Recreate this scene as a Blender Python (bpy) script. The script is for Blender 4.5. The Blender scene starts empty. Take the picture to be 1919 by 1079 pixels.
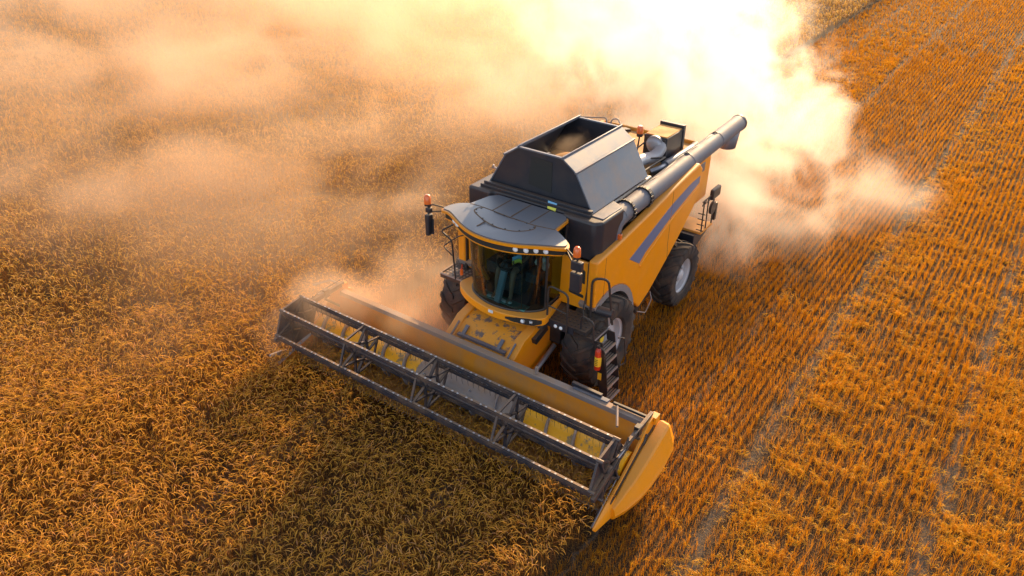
import bpy, bmesh, math, random
import numpy as np
from mathutils import Vector, Matrix
R = math.radians
random.seed(7)
rng = np.random.default_rng(11)
scene = bpy.context.scene
COL = scene.collection

# ------------------------------------------------------------------ camera
cam_d = bpy.data.cameras.new('camera')
cam = bpy.data.objects.new('camera', cam_d)
COL.objects.link(cam)
CP, CY, CR = R(30.753), R(34.732), R(0.956)
F = Vector((-math.sin(CY) * math.cos(CP), math.cos(CY) * math.cos(CP), -math.sin(CP)))
R0 = Vector((math.cos(CY), math.sin(CY), 0)); U0 = R0.cross(F)
R1 = R0 * math.cos(CR) + U0 * math.sin(CR); U1 = U0 * math.cos(CR) - R0 * math.sin(CR)
CAM = Vector((7.59, -11.845, 9.925))
M4 = Matrix((R1, U1, -F)).transposed().to_4x4(); M4.translation = CAM
cam.matrix_world = M4
cam_d.sensor_width = 36.0
cam_d.lens = 1472.0 / 1919 * 36
cam_d.clip_end = 3000; cam_d.clip_start = 0.1
scene.camera = cam

# ------------------------------------------------------------------ light
SUN_EL, SUN_AZ = R(21.5), R(-10)          # azimuth measured from +Y towards +X
to_sun = Vector((math.sin(SUN_AZ) * math.cos(SUN_EL), math.cos(SUN_AZ) * math.cos(SUN_EL), math.sin(SUN_EL)))
sd = bpy.data.lights.new('sun', 'SUN'); sd.energy = 4.6; sd.angle = R(1.2); sd.color = (1.0, 0.69, 0.36)
so = bpy.data.objects.new('sun', sd); COL.objects.link(so)
so.rotation_euler = to_sun.to_track_quat('Z', 'Y').to_euler()
w = bpy.data.worlds.new('World'); scene.world = w; w.use_nodes = True
nt = w.node_tree
sky = nt.nodes.new('ShaderNodeTexSky'); sky.sky_type = 'NISHITA'; sky.sun_disc = False
sky.sun_elevation = SUN_EL; sky.sun_rotation = SUN_AZ; sky.air_density = 1.0; sky.dust_density = 1.0
bg = nt.nodes['Background']; bg.inputs['Strength'].default_value = 0.15
hsv = nt.nodes.new('ShaderNodeHueSaturation'); hsv.inputs['Saturation'].default_value = 0.62      # dusty evening air
nt.links.new(sky.outputs[0], hsv.inputs['Color']); nt.links.new(hsv.outputs[0], bg.inputs['Color'])
vs = scene.view_settings
vs.view_transform = 'Standard'; vs.look = 'None'; vs.gamma = 1; vs.exposure = 1.05
try: vs.use_curve_mapping = False
except Exception: pass
cy = scene.cycles
cy.use_denoising = True
cy.max_bounces = 10; cy.diffuse_bounces = 3; cy.glossy_bounces = 3; cy.transmission_bounces = 4
cy.transparent_max_bounces = 12; cy.volume_bounces = 4
cy.volume_step_rate = 1.0; cy.volume_max_steps = 256
cy.sample_clamp_indirect = 8

# ------------------------------------------------------------------ materials
def new_mat(name):
    m = bpy.data.materials.new(name); m.use_nodes = True
    return m, m.node_tree, m.node_tree.nodes['Principled BSDF']
def N(t, kind, **kw):
    n = t.nodes.new(kind)
    for k, v in kw.items():
        if hasattr(n, k): setattr(n, k, v)
        else: n.inputs[k].default_value = v
    return n
def ramp(t, fac, stops):
    r = t.nodes.new('ShaderNodeValToRGB'); e = r.color_ramp.elements
    while len(e) < len(stops): e.new(0.5)
    for k, (p, c) in enumerate(stops):
        e[k].position = p; e[k].color = (*c, 1) if len(c) == 3 else c
    t.links.new(fac, r.inputs[0]); return r.outputs[0]
def mixc(t, fac, a, b):
    m = t.nodes.new('ShaderNodeMix'); m.data_type = 'RGBA'
    for sock, v in ((m.inputs[0], fac), (m.inputs[6], a), (m.inputs[7], b)):
        if hasattr(v, 'node'): t.links.new(v, sock)
        else: sock.default_value = (*v, 1) if isinstance(v, tuple) and len(v) == 3 else v
    return m.outputs[2]
def math_(t, op, a, b=0.0, c=None, clamp=False):
    m = t.nodes.new('ShaderNodeMath'); m.operation = op; m.use_clamp = clamp
    for i, v in enumerate((a, b) if c is None else (a, b, c)):
        if hasattr(v, 'node'): t.links.new(v, m.inputs[i])
        else: m.inputs[i].default_value = v
    return m.outputs[0]
def noise(t, scale, detail=4, rough=0.55, vec=None, stretch=None):
    n = t.nodes.new('ShaderNodeTexNoise'); n.inputs['Scale'].default_value = scale
    n.inputs['Detail'].default_value = detail; n.inputs['Roughness'].default_value = rough
    tc = t.nodes.new('ShaderNodeTexCoord'); src = vec or tc.outputs['Object']
    if stretch:
        mp = t.nodes.new('ShaderNodeMapping'); mp.inputs['Scale'].default_value = stretch
        t.links.new(src, mp.inputs[0]); src = mp.outputs[0]
    t.links.new(src, n.inputs['Vector'])
    return n.outputs['Fac']
DUST = (0.48, 0.27, 0.12)
def painted(name, col, rough=0.4, metal=0.0, dust=0.25, top=0.5, wear=None, var=0.06, scale=3.0, spec=0.5):
    """paint with dust lying on faces that look up, dirt blotches and optional worn patches"""
    m, t, b = new_mat(name)
    n1 = noise(t, scale, 6, 0.6); n2 = noise(t, scale * 9, 3, 0.6)
    c = mixc(t, math_(t, 'MULTIPLY', n2, 2 * var), col, tuple(min(1, x * 0.55) for x in col))
    if wear:
        wf = ramp(t, noise(t, scale * 1.7, 8, 0.7), [(0.53, (0, 0, 0)), (0.60, (1, 1, 1))])
        c = mixc(t, wf, c, wear)
    g = t.nodes.new('ShaderNodeNewGeometry'); sx = t.nodes.new('ShaderNodeSeparateXYZ'); t.links.new(g.outputs['Normal'], sx.inputs[0])
    up = math_(t, 'MULTIPLY', math_(t, 'POWER', math_(t, 'MAXIMUM', sx.outputs[2], 0.0), 2.0), top)
    bl = math_(t, 'MULTIPLY', ramp(t, n1, [(0.40, (0, 0, 0)), (0.72, (1, 1, 1))]), dust)
    fac = math_(t, 'MULTIPLY', math_(t, 'ADD', up, bl, clamp=True), math_(t, 'ADD', math_(t, 'MULTIPLY', n2, 0.7), 0.55), clamp=True)
    c = mixc(t, fac, c, DUST)
    t.links.new(c, b.inputs['Base Color'])
    t.links.new(math_(t, 'ADD', math_(t, 'MULTIPLY', fac, 0.5), rough, clamp=True), b.inputs['Roughness'])
    b.inputs['Metallic'].default_value = metal
    b.inputs['Specular IOR Level'].default_value = spec
    bm_ = t.nodes.new('ShaderNodeBump'); bm_.inputs['Strength'].default_value = 0.08; bm_.inputs['Distance'].default_value = 0.01
    t.links.new(n2, bm_.inputs['Height']); t.links.new(bm_.outputs[0], b.inputs['Normal'])
    return m
YEL = painted('yellow_paint', (0.92, 0.315, 0.004), 0.34, dust=0.13, top=0.30)
YELW = painted('worn_yellow_paint', (0.90, 0.33, 0.004), 0.45, dust=0.15, top=0.15, wear=(0.12, 0.09, 0.085), scale=2.6)
YELA = painted('auger_yellow_paint', (0.95, 0.42, 0.003), 0.4, dust=0.06, top=0.0, wear=(0.30, 0.20, 0.08), scale=3.1)
YELD = painted('dusty_yellow_paint', (0.82, 0.30, 0.012), 0.5, dust=0.55, top=0.5)
BLU = painted('blue_stripe_paint', (0.125, 0.175, 0.31), 0.4, dust=0.06, top=0.1)
GRY = painted('grey_sheet_metal', (0.115, 0.13, 0.17), 0.36, dust=0.28, top=0.12)
GRYT = painted('grey_tube_paint', (0.12, 0.13, 0.165), 0.55, dust=0.15, top=0.15)
GRYR = painted('grey_roof_plastic', (0.13, 0.14, 0.165), 0.38, dust=0.12, top=0.04, scale=1.5)
DGR = painted('dark_grey_plastic', (0.020, 0.023, 0.034), 0.42, dust=0.05, top=0.18)
BLK = painted('black_metal', (0.018, 0.019, 0.024), 0.45, dust=0.10, top=0.18)
REEL = painted('reel_steel', (0.032, 0.036, 0.055), 0.4, metal=0.2, dust=0.25, top=0.35)
STEEL = painted('bare_steel', (0.42, 0.43, 0.47), 0.35, metal=0.7, dust=0.15, top=0.2)
RAIL = painted('dusty_rail_steel', (0.26, 0.25, 0.27), 0.5, metal=0.2, dust=0.5, top=0.5)
RUB = painted('tyre_rubber', (0.018, 0.018, 0.022), 0.75, dust=0.18, top=0.12, scale=4)
RIM = painted('rim_paint', (0.55, 0.56, 0.60), 0.4, dust=0.15, top=0.2)
CHR = painted('polished_pipe', (0.40, 0.41, 0.46), 0.38, metal=0.4, dust=0.25, top=0.35)
WHT = painted('white_cloth', (0.72, 0.74, 0.76), 0.8, dust=0.1, top=0.0)
INT = painted('cab_interior_plastic', (0.035, 0.045, 0.06), 0.6, dust=0.05, top=0.0)
SEAT = painted('seat_fabric', (0.03, 0.035, 0.05), 0.9, dust=0.05, top=0.0)
TEAL = painted('teal_cloth', (0.05, 0.22, 0.20), 0.85, dust=0.1, top=0.0)
SEAM = painted('seam_dirt', (0.13, 0.07, 0.035), 0.8, dust=0.1, top=0.0)
RED = painted('red_paint', (0.55, 0.04, 0.015), 0.35, dust=0.05, top=0.1)
LBL = painted('yellow_label', (0.80, 0.55, 0.03), 0.5, dust=0.05, top=0.0)
INK = painted('black_ink', (0.02, 0.02, 0.02), 0.6, dust=0.0, top=0.0)
SKIN = painted('skin', (0.30, 0.15, 0.10), 0.55, dust=0.0, top=0.0)
SHIRT = painted('light_blue_shirt', (0.25, 0.32, 0.40), 0.85, dust=0.0, top=0.0)
SHORT = painted('dark_shorts', (0.03, 0.035, 0.05), 0.85, dust=0.0, top=0.0)
CAP = painted('green_cap', (0.03, 0.25, 0.16), 0.8, dust=0.0, top=0.0)
GRAIN = painted('heap_of_grain', (0.50, 0.24, 0.07), 0.85, dust=0.2, top=0.0, scale=20)
FBL = painted('flag_blue', (0.22, 0.50, 0.78), 0.8, dust=0.0, top=0.0)
FYE = painted('flag_yellow', (0.80, 0.72, 0.10), 0.8, dust=0.0, top=0.0)
def lens(name, col, rough=0.15, trans=0.0, emit=0):
    m, t, b = new_mat(name); b.inputs['Base Color'].default_value = (*col, 1); b.inputs['Roughness'].default_value = rough
    b.inputs['Transmission Weight'].default_value = trans; b.inputs['Coat Weight'].default_value = 0.6
    return m
LENS = lens('lamp_lens', (0.85, 0.88, 0.92))
AMB = lens('amber_lens', (0.95, 0.17, 0.02), 0.3, 0.15)
MIR = lens('mirror_glass', (0.05, 0.05, 0.06), 0.1)
def glass_mat():
    m, t, b = new_mat('tinted_glass'); t.nodes.remove(b)
    tr = N(t, 'ShaderNodeBsdfTransparent'); tr.inputs[0].default_value = (0.36, 0.56, 0.57, 1)
    gl = N(t, 'ShaderNodeBsdfGlossy'); gl.inputs['Roughness'].default_value = 0.03; gl.inputs[0].default_value = (0.9, 0.95, 0.95, 1)
    fr = N(t, 'ShaderNodeFresnel'); fr.inputs[0].default_value = 1.5
    mx = N(t, 'ShaderNodeMixShader')
    t.links.new(math_(t, 'MULTIPLY', fr.outputs[0], 0.9), mx.inputs[0]); t.links.new(tr.outputs[0], mx.inputs[1]); t.links.new(gl.outputs[0], mx.inputs[2])
    t.links.new(mx.outputs[0], t.nodes['Material Output'].inputs[0])
    return m
GLS = glass_mat()

# ------------------------------------------------------------------ mesh helpers
class MB:
    def __init__(s): s.v = []; s.f = []; s.m = []; s.mats = []; s.cur = 0
    def mat(s, m):
        if m not in s.mats: s.mats.append(m)
        s.cur = s.mats.index(m); return s
    def add(s, vs_, fs):
        o = len(s.v); s.v += [tuple(x) for x in vs_]
        for f in fs: s.f.append(tuple(o + i for i in f)); s.m.append(s.cur)
        return s
    def box(s, x0, x1, y0, y1, z0, z1):
        return s.add([(x, y, z) for x in (x0, x1) for y in (y0, y1) for z in (z0, z1)],
                     [(0, 1, 3, 2), (4, 6, 7, 5), (0, 4, 5, 1), (2, 3, 7, 6), (0, 2, 6, 4), (1, 5, 7, 3)])
    def beam(s, a, b, w, h=None, up=(0, 0, 1)):
        a, b = Vector(a), Vector(b); h = h or w; d = (b - a).normalized(); u = Vector(up)
        if abs(d.dot(u)) > 0.98: u = Vector((0, 1, 0))
        sd_ = d.cross(u).normalized(); u = sd_.cross(d).normalized()
        vs_ = [p + sd_ * (i * w / 2) + u * (j * h / 2) for p in (a, b) for i, j in ((-1, -1), (1, -1), (1, 1), (-1, 1))]
        return s.add(vs_, [(0, 1, 2, 3), (7, 6, 5, 4), (0, 4, 5, 1), (1, 5, 6, 2), (2, 6, 7, 3), (3, 7, 4, 0)])
    def tube(s, pts, r, n=8, caps=True):
        pts = [Vector(p) for p in pts]; rs = r if isinstance(r, (list, tuple)) else [r] * len(pts)
        rings = []; ref = None
        for i, p in enumerate(pts):
            d = ((pts[min(i + 1, len(pts) - 1)] - p).normalized() + (p - pts[max(i - 1, 0)]).normalized())
            if d.length < 1e-6: d = pts[min(i + 1, len(pts) - 1)] - pts[max(i - 1, 0)]
            d.normalize()
            if ref is None: ref = Vector((0, 0, 1)) if abs(d.z) < 0.9 else Vector((0, 1, 0))
            a = (ref - d * ref.dot(d)).normalized(); ref = a; b = d.cross(a)
            rings.append([p + (a * math.cos(2 * math.pi * k / n) + b * math.sin(2 * math.pi * k / n)) * rs[i] for k in range(n)])
        vs_ = [q for rg in rings for q in rg]
        fs = [(i * n + k, i * n + (k + 1) % n, (i + 1) * n + (k + 1) % n, (i + 1) * n + k) for i in range(len(pts) - 1) for k in range(n)]
        if caps: fs += [tuple(range(n))[::-1], tuple((len(pts) - 1) * n + k for k in range(n))]
        return s.add(vs_, fs)
    def prism(s, poly, axis, a, b):
        n = len(poly)
        def P(q, c): return {'x': (c, q[0], q[1]), 'y': (q[0], c, q[1]), 'z': (q[0], q[1], c)}[axis]
        return s.add([P(q, a) for q in poly] + [P(q, b) for q in poly],
                     [tuple(range(n))[::-1], tuple(range(n, 2 * n))] + [(i, (i + 1) % n, n + (i + 1) % n, n + i) for i in range(n)])
    def plate(s, pts, th):
        """thin solid plate from a planar polygon"""
        pts = [Vector(p) for p in pts]; nrm = (pts[1] - pts[0]).cross(pts[2] - pts[0]).normalized() * (th / 2); n = len(pts)
        return s.add([p - nrm for p in pts] + [p + nrm for p in pts],
                     [tuple(range(n))[::-1], tuple(range(n, 2 * n))] + [(i, (i + 1) % n, n + (i + 1) % n, n + i) for i in range(n)])
    def lathe(s, prof, c, axis, n=32):
        """prof: (radius, offset along axis)"""
        c = Vector(c); ax = {'x': (Vector((1, 0, 0)), Vector((0, 1, 0)), Vector((0, 0, 1))), 'y': (Vector((0, 1, 0)), Vector((0, 0, 1)), Vector((1, 0, 0))),
                             'z': (Vector((0, 0, 1)), Vector((1, 0, 0)), Vector((0, 1, 0)))}[axis]
        vs_ = [c + ax[0] * h + (ax[1] * math.cos(2 * math.pi * k / n) + ax[2] * math.sin(2 * math.pi * k / n)) * max(r, 1e-4) for r, h in prof for k in range(n)]
        fs = [(i * n + k, i * n + (k + 1) % n, (i + 1) * n + (k + 1) % n, (i + 1) * n + k) for i in range(len(prof) - 1) for k in range(n)]
        return s.add(vs_, fs)
    def ball(s, c, r, n=12, sq=(1, 1, 1)):
        c = Vector(c); m = n // 2
        return s.add([c + Vector((math.sin(math.pi * i / m) * math.cos(2 * math.pi * k / n) * sq[0], math.sin(math.pi * i / m) * math.sin(2 * math.pi * k / n) * sq[1], math.cos(math.pi * i / m) * sq[2])) * r for i in range(m + 1) for k in range(n)],
                     [(i * n + k, i * n + (k + 1) % n, (i + 1) * n + (k + 1) % n, (i + 1) * n + k) for i in range(m) for k in range(n)])
    def build(s, name, parent=None, bevel=0, seg=2, smooth=None, loc=None):
        me = bpy.data.meshes.new(name); me.from_pydata(s.v, [], s.f)
        for m in s.mats: me.materials.append(m)
        me.polygons.foreach_set('material_index', s.m)
        bm = bmesh.new(); bm.from_mesh(me); bmesh.ops.recalc_face_normals(bm, faces=bm.faces); bm.to_mesh(me); bm.free()
        o = bpy.data.objects.new(name, me); COL.objects.link(o)
        if parent: o.parent = parent
        if loc: o.location = loc
        if bevel:
            b = o.modifiers.new('bevel', 'BEVEL'); b.width = bevel; b.segments = seg; b.limit_method = 'ANGLE'; b.angle_limit = R(35); b.harden_normals = False
        if smooth or bevel:
            me.polygons.foreach_set('use_smooth', [True] * len(me.polygons))
            ang = R(smooth if smooth else 35)
            me.set_sharp_from_angle(angle=ang)
        return o
def empty(name, label, cat, loc=(0, 0, 0), group=None, kind=None):
    o = bpy.data.objects.new(name, None); COL.objects.link(o); o.location = loc; o.empty_display_size = 0.3
    return tag(o, label, cat, group, kind)
def tag(o, label=None, cat=None, group=None, kind=None):
    if label: o['label'] = label
    if cat: o['category'] = cat
    if group: o['group'] = group
    if kind: o['kind'] = kind
    return o
def rounded(pts, r=0.08, n=5):
    """polyline with rounded corners"""
    pts = [Vector(p) for p in pts]; out = [pts[0]]
    for i in range(1, len(pts) - 1):
        a, p, b = pts[i - 1], pts[i], pts[i + 1]
        d0 = min(r, (a - p).length * 0.45); d1 = min(r, (b - p).length * 0.45)
        q0 = p + (a - p).normalized() * d0; q1 = p + (b - p).normalized() * d1
        for k in range(n + 1):
            u = k / n; out.append(q0 * (1 - u) ** 2 + p * 2 * u * (1 - u) + q1 * u * u)
    out.append(pts[-1]); return out

# ================================================================== the combine harvester
combine = empty('combine_harvester', 'yellow combine harvester with dark grey grain tank cutting wheat in a cloud of dust', 'combine harvester')

# ---- chassis
b = MB().mat(BLK)
b.box(-1.05, 1.05, -0.7, 4.6, 0.95, 1.75); b.box(-1.42, 1.42, -0.36, 3.6, 1.75, 2.6)
b.beam((-1.2, 0, .95), (1.2, 0, .95), 0.34); b.beam((-1.1, 3.68, .78), (1.1, 3.68, .78), 0.22)
b.box(-0.9, 0.9, 3.8, 5.1, 1.3, 2.3)
b.box(-1.12, -1.05, 0.6, 3.0, 0.6, 1.0); b.box(1.05, 1.12, 0.6, 3.0, 0.6, 1.0)
chassis = b.build('chassis', combine, bevel=0.03)

# ---- wheels
def make_wheel(Rad, W, rimr, nl, sgn):
    """axis along x, centre at origin; outer side +x*sgn"""
    t = MB().mat(RUB); h = W / 2; d = Rad - rimr
    prof = [(rimr, -h * .78), (rimr + d * .10, -h * .92), (rimr + d * .45, -h * 1.02), (rimr + d * .78, -h * .98), (Rad - .05, -h * .90), (Rad - .028, -h * .55), (Rad - .022, 0),
            (Rad - .028, h * .55), (Rad - .05, h * .90), (rimr + d * .78, h * .98), (rimr + d * .45, h * 1.02), (rimr + d * .10, h * .92), (rimr, h * .78)]
    t.lathe(prof, (0, 0, 0), 'x', 56)
    for k in range(nl):
        for s in (-1, 1):
            th0 = 2 * math.pi * (k + (0.5 if s > 0 else 0)) / nl
            secs = []
            for q in range(6):
                u = q / 5; x = s * (-.03 + u * (h * 1.0 + .03)); th = th0 - 0.30 * u ** 1.15 * (0.95 / Rad)
                ro = Rad + .012 - (.045 * u ** 4); ri = Rad - .07 - .05 * u ** 3
                hw = (.034 + .012 * u) / Rad
                secs.append([(x, math.cos(a) * r_, math.sin(a) * r_) for a, r_ in ((th - hw * 1.3, ri), (th - hw, ro), (th + hw, ro), (th + hw * 1.3, ri))])
            # down the shoulder
            secs.append([(s * h * 1.035, y * (Rad - .15) / Rad, z * (Rad - .15) / Rad) for (_, y, z) in secs[-1]])
            vs_ = [p for sc in secs for p in sc]; n = len(secs)
            t.add(vs_, [(i * 4 + j, i * 4 + (j + 1) % 4, (i + 1) * 4 + (j + 1) % 4, (i + 1) * 4 + j) for i in range(n - 1) for j in range(4)] + [(0, 1, 2, 3), ((n - 1) * 4 + 3, (n - 1) * 4 + 2, (n - 1) * 4 + 1, (n - 1) * 4)])
    r = MB().mat(RIM)
    o = h * .80 * sgn
    r.lathe([(rimr + .015, o), (rimr + .02, o - .02 * sgn), (rimr - .01, o - .035 * sgn), (rimr - .035, o - .05 * sgn), (rimr - .05, o - .14 * sgn), (rimr - .10, o - .20 * sgn), (rimr * .72, o - .13 * sgn), (rimr * .5, o - .11 * sgn), (rimr * .47, o - .15 * sgn), (0.0, o - .15 * sgn)], (0, 0, 0), 'x', 48)
    r.lathe([(rimr + .015, -o), (rimr - .04, -o + .04 * sgn), (rimr - .06, 0), (rimr - .05, o * .8)], (0, 0, 0), 'x', 40)
    r.mat(RIM); r.lathe([(0, o - .02 * sgn), (.10, o - .025 * sgn), (.13, o - .05 * sgn), (.14, o - .15 * sgn)], (0, 0, 0), 'x', 20)
    r.mat(STEEL)
    for k in range(10):
        a = 2 * math.pi * k / 10; c = Vector((o - .14 * sgn, math.cos(a) * rimr * .36, math.sin(a) * rimr * .36))
        r.tube([c, c + Vector((.035 * sgn, 0, 0))], .016, 6)
    return t, r
for (rad, wd, rimr, nl, xc, y) in ((.965, .68, .52, 20, 1.53, 0.0), (.79, .56, .42, 18, 1.50, 3.68)):
    for s in (1, -1):
        t, r = make_wheel(rad, wd, rimr, nl, s)
        wo = r.build('wheel', combine, smooth=40, loc=(xc * s, y, rad - .03))
        t.build('tyre', wo, smooth=30)

# ---- side body panels
side = [(-.52, 1.95), (-.52, 2.93), (.3, 3.00), (1.6, 3.16), (2.7, 3.32), (3.95, 3.47), (4.15, 3.3), (4.10, 2.75), (3.92, 2.45), (3.45, 2.08), (2.7, 1.58), (1.94, 1.12), (1.5, .95), (1.36, 1.25)]
arch = [(1.16 * math.cos(a) * 1.0 + .06, .93 + 1.16 * math.sin(a)) for a in [R(16 + k * 11) for k in range(10)]]
sidep = side[:-1] + arch + [(-.45, 1.86)]
for s in (1, -1):
    b = MB().mat(YEL); b.prism(sidep, 'x', 1.46 * s, 1.66 * s)
    body = b.build('side_panel', combine, bevel=0.075, seg=4)
    # blue stripe, raised crease under it, seams
    b = MB().mat(BLU)
    b.prism([(.80, 2.44), (2.62, 2.96), (2.62, 2.65), (1.52, 2.28), (1.28, 2.13)], 'x', 1.640 * s, 1.664 * s)
    b.prism([(2.64, 2.965), (3.55, 3.13), (4.03, 3.16), (4.03, 2.99), (3.5, 2.86), (2.64, 2.655)], 'x', 1.640 * s, 1.664 * s)
    b.build('stripe', body, bevel=0.004)
    b = MB().mat(YEL); b.prism([(1.28, 2.08), (2.62, 2.60), (3.5, 2.81), (4.0, 2.93), (4.0, 2.84), (2.62, 2.50), (1.35, 2.0)], 'x', 1.64 * s, 1.675 * s)
    b.build('crease', body, bevel=0.012)
    b = MB().mat(SEAM); b.prism([(2.625, 3.26), (2.637, 3.26), (2.66, 2.0), (2.72, 1.66), (2.705, 1.655), (2.647, 2.0)], 'x', 1.64 * s, 1.6625 * s)
    b.build('seam', body); b = MB().mat(SEAM)
    b.prism([(-.20, 2.9), (-.192, 2.9), (-.20, 2.02), (-.208, 2.02)], 'x', 1.64 * s, 1.6625 * s)
    b.build('seam', body)
    # wheel arch lip
    b = MB().mat(RAIL)
    an = [R(10 + k * 11) for k in range(11)]
    for k in range(10):
        pr = [(1.17 * math.cos(a) + .06, .93 + 1.17 * math.sin(a)) for a in (an[k], an[k + 1])] + [(1.03 * math.cos(a) + .06, .93 + 1.03 * math.sin(a)) for a in (an[k + 1], an[k])]
        b.prism(pr, 'x', 1.30 * s, 1.672 * s)
    b.build('wheel_arch', body, smooth=40)
    b = MB().mat(BLK); b.beam((1.60 * s, 1.4, .90), (1.60 * s, 2.0, 1.10), .05, .16)
    b.mat(RAIL).tube(rounded([(1.66 * s, 1.45, .88), (1.72 * s, 1.75, .72), (1.72 * s, 2.0, .95), (1.66 * s, 2.0, 1.12)], .05), .012, 6)
    b.build('step_guard', body)
# amber marker lamp on the panel top
b = MB().mat(AMB); b.box(1.50, 1.62, .40, .47, 3.02, 3.12); b.mat(BLK).box(1.50, 1.60, .47, .50, 3.0, 3.13); b.build('marker_lamp', combine, bevel=.01)
# ---- front bulkhead with slots
for s in (-1, 1):
    b = MB().mat(YEL); b.prism([(.62 * s, 1.78), (1.44 * s, 1.78), (1.44 * s, 2.82), (.62 * s, 2.82)], 'y', -.44, -.38)
    bulk = b.build('front_panel', combine, bevel=.015)
b = MB().mat(INK)
b.prism([tuple(q)[:2] for q in rounded([(1.03, 2.14, 0), (1.36, 2.10, 0), (1.36, 2.03, 0), (1.03, 2.07, 0), (1.03, 2.14, 0)], .03)][:-1], 'y', -.446, -.437); b.build('vent', bulk)
b = MB().mat(INK)
#b.prism(rounded([(1.03, 2.14), (1.36, 2.10), (1.36, 2.03), (1.03, 2.07), (1.03, 2.14)], .03), 'y', -.445, -.437)
b.prism([(1.30, 2.35), (1.37, 2.35), (1.37, 2.62), (1.32, 2.66), (1.30, 2.62)], 'y', -.445, -.437)
b.build('vent', bulk)
for s in (-1, 1):
    b = MB().mat(BLK); b.box(min(1.44 * s, 1.50 * s), max(1.44 * s, 1.50 * s), -.50, -.42, 1.6, 2.85); b.build('corner_post', combine, bevel=.01)
# ---- rear hood and engine deck
b = MB().mat(YEL)
b.prism([(-1.46, 2.2), (1.46, 2.2), (1.46, 3.30), (1.36, 3.42), (-1.36, 3.42), (-1.46, 3.30)], 'y', 4.02, 5.15)
hood = b.build('rear_hood', combine, bevel=.10, seg=4)
b = MB().mat(GRY); b.box(1.44, 1.475, 4.35, 4.75, 3.0, 3.22); b.build('emblem_plate', hood, bevel=.01)
b = MB().mat(YELD)
b.box(-1.40, .95, 2.35, 5.05, 3.36, 3.44)
b.box(-1.42, 1.20, 5.05, 5.12, 3.30, 3.52)
b.tube([(-1.40, 2.4, 3.5), (-1.40, 5.0, 3.5)], .06, 8)
deck = b.build('engine_deck', combine, bevel=.02)
b = MB().mat(BLK); b.box(1.02, 1.44, .6, 4.0, 2.62, 2.95); b.box(1.0, 1.05, .6, 4.3, 2.9, 3.4)
for k in range(26):
    y = .7 + k * .12; b.tube([(1.10 + random.random() * .3, y, 2.95), (1.1 + random.random() * .3, y + .15, 3.05 + random.random() * .12), (1.1 + random.random() * .3, y + .3, 2.95)], .014, 5)
b.build('hose_bay', combine)
b = MB().mat(DGR); b.box(.42, .98, 3.55, 4.45, 3.44, 4.0); b.mat(DGR).box(.40, 1.0, 4.36, 4.47, 3.44, 4.08)
b.mat(YELD).box(.44, .96, 3.58, 4.35, 4.0, 4.02); b.mat(BLK).box(.47, .95, 3.53, 3.56, 3.5, 3.97)
eng = b.build('air_filter_box', deck, bevel=.03)
b = MB().mat(CHR); b.tube([(.71, 3.49, 3.83), (.71, 3.56, 3.83)], .20, 18); b.ball((.71, 3.5, 3.83), .2, 16, (1, .35, .75)); b.build('air_pipe', deck, smooth=60)
b = MB().mat(CHR); b.tube(rounded([(.72, 2.2, 3.72), (.74, 2.9, 3.68), (.82, 3.3, 3.62), (.86, 3.52, 3.74), (.84, 3.6, 3.85)], .25, 6), .13, 16); b.build('intake_pipe', deck, smooth=60)
b = MB().mat(GRY); b.tube([(1.10, 3.3, 3.5), (1.15, 4.65, 3.5)], .10, 16); b.mat(BLK).tube([(1.15, 4.65, 3.5), (1.155, 4.85, 3.51)], .105, 16); b.mat(STEEL).tube(rounded([(1.1, 3.3, 3.5), (1.08, 3.05, 3.5), (.95, 2.9, 3.45)], .1), .06, 10)
b.build('muffler', deck, smooth=40)
b = MB().mat(BLK); b.tube([(.62, 2.55, 3.75), (1.06, 3.35, 3.66)], .022, 6); b.tube([(1.0, 2.2, 3.62), (1.06, 3.35, 3.66)], .022, 6); b.box(.2, .36, 2.35, 2.6, 3.6, 3.78)
b.mat(STEEL); b.box(.25, .45, 2.7, 2.9, 3.44, 3.6); b.tube([(.5, 2.5, 3.5), (.6, 3.3, 3.55)], .035, 8); b.mat(BLK); b.tube([(.3, 2.9, 3.6), (.55, 3.35, 3.9)], .018, 6)
for k in range(7): b.tube([(.25 + k * .07, 2.4, 3.5), (.3 + k * .05, 2.8, 3.58), (.45 + k * .03, 3.2, 3.48)], .012, 5)
b.mat(BLK).box(-.1, .4, 3.2, 3.35, 3.44, 3.56)
b.build('brace', deck)
b = MB().mat(BLK); b.tube([(.36, 3.35, 3.45), (.38, 3.4, 3.98)], .018, 6); b.mat(BLK).tube([(.38, 3.4, 3.98), (.38, 3.4, 4.05)], .07, 12)
bc = b.build('rear_beacon', combine, smooth=40); b = MB().mat(AMB); b.lathe([(0, .17), (.05, .165), (.07, .13), (.075, 0), (0, 0)], (.38, 3.4, 4.05), 'z', 14); b.build('amber_lens', bc, smooth=40)
b = MB().mat(RAIL)
b.tube(rounded([(-.75, 2.42, 3.45), (-.70, 2.55, 4.42), (-.05, 2.62, 4.52), (-.05, 2.62, 4.25)], .08), .016, 6)
b.tube(rounded([(.06, 2.6, 4.25), (.05, 2.62, 4.50), (.22, 2.62, 4.56), (.46, 2.4, 4.40)], .08), .016, 6)
b.build('railing', deck, smooth=60)
b = MB().mat(BLK); b.prism([(-.78, 5.0), (-1.1, 4.6), (-1.1, 4.4), (-.6, 4.95)], 'z', 3.44, 3.50); b.build('deck_grille', deck)

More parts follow.
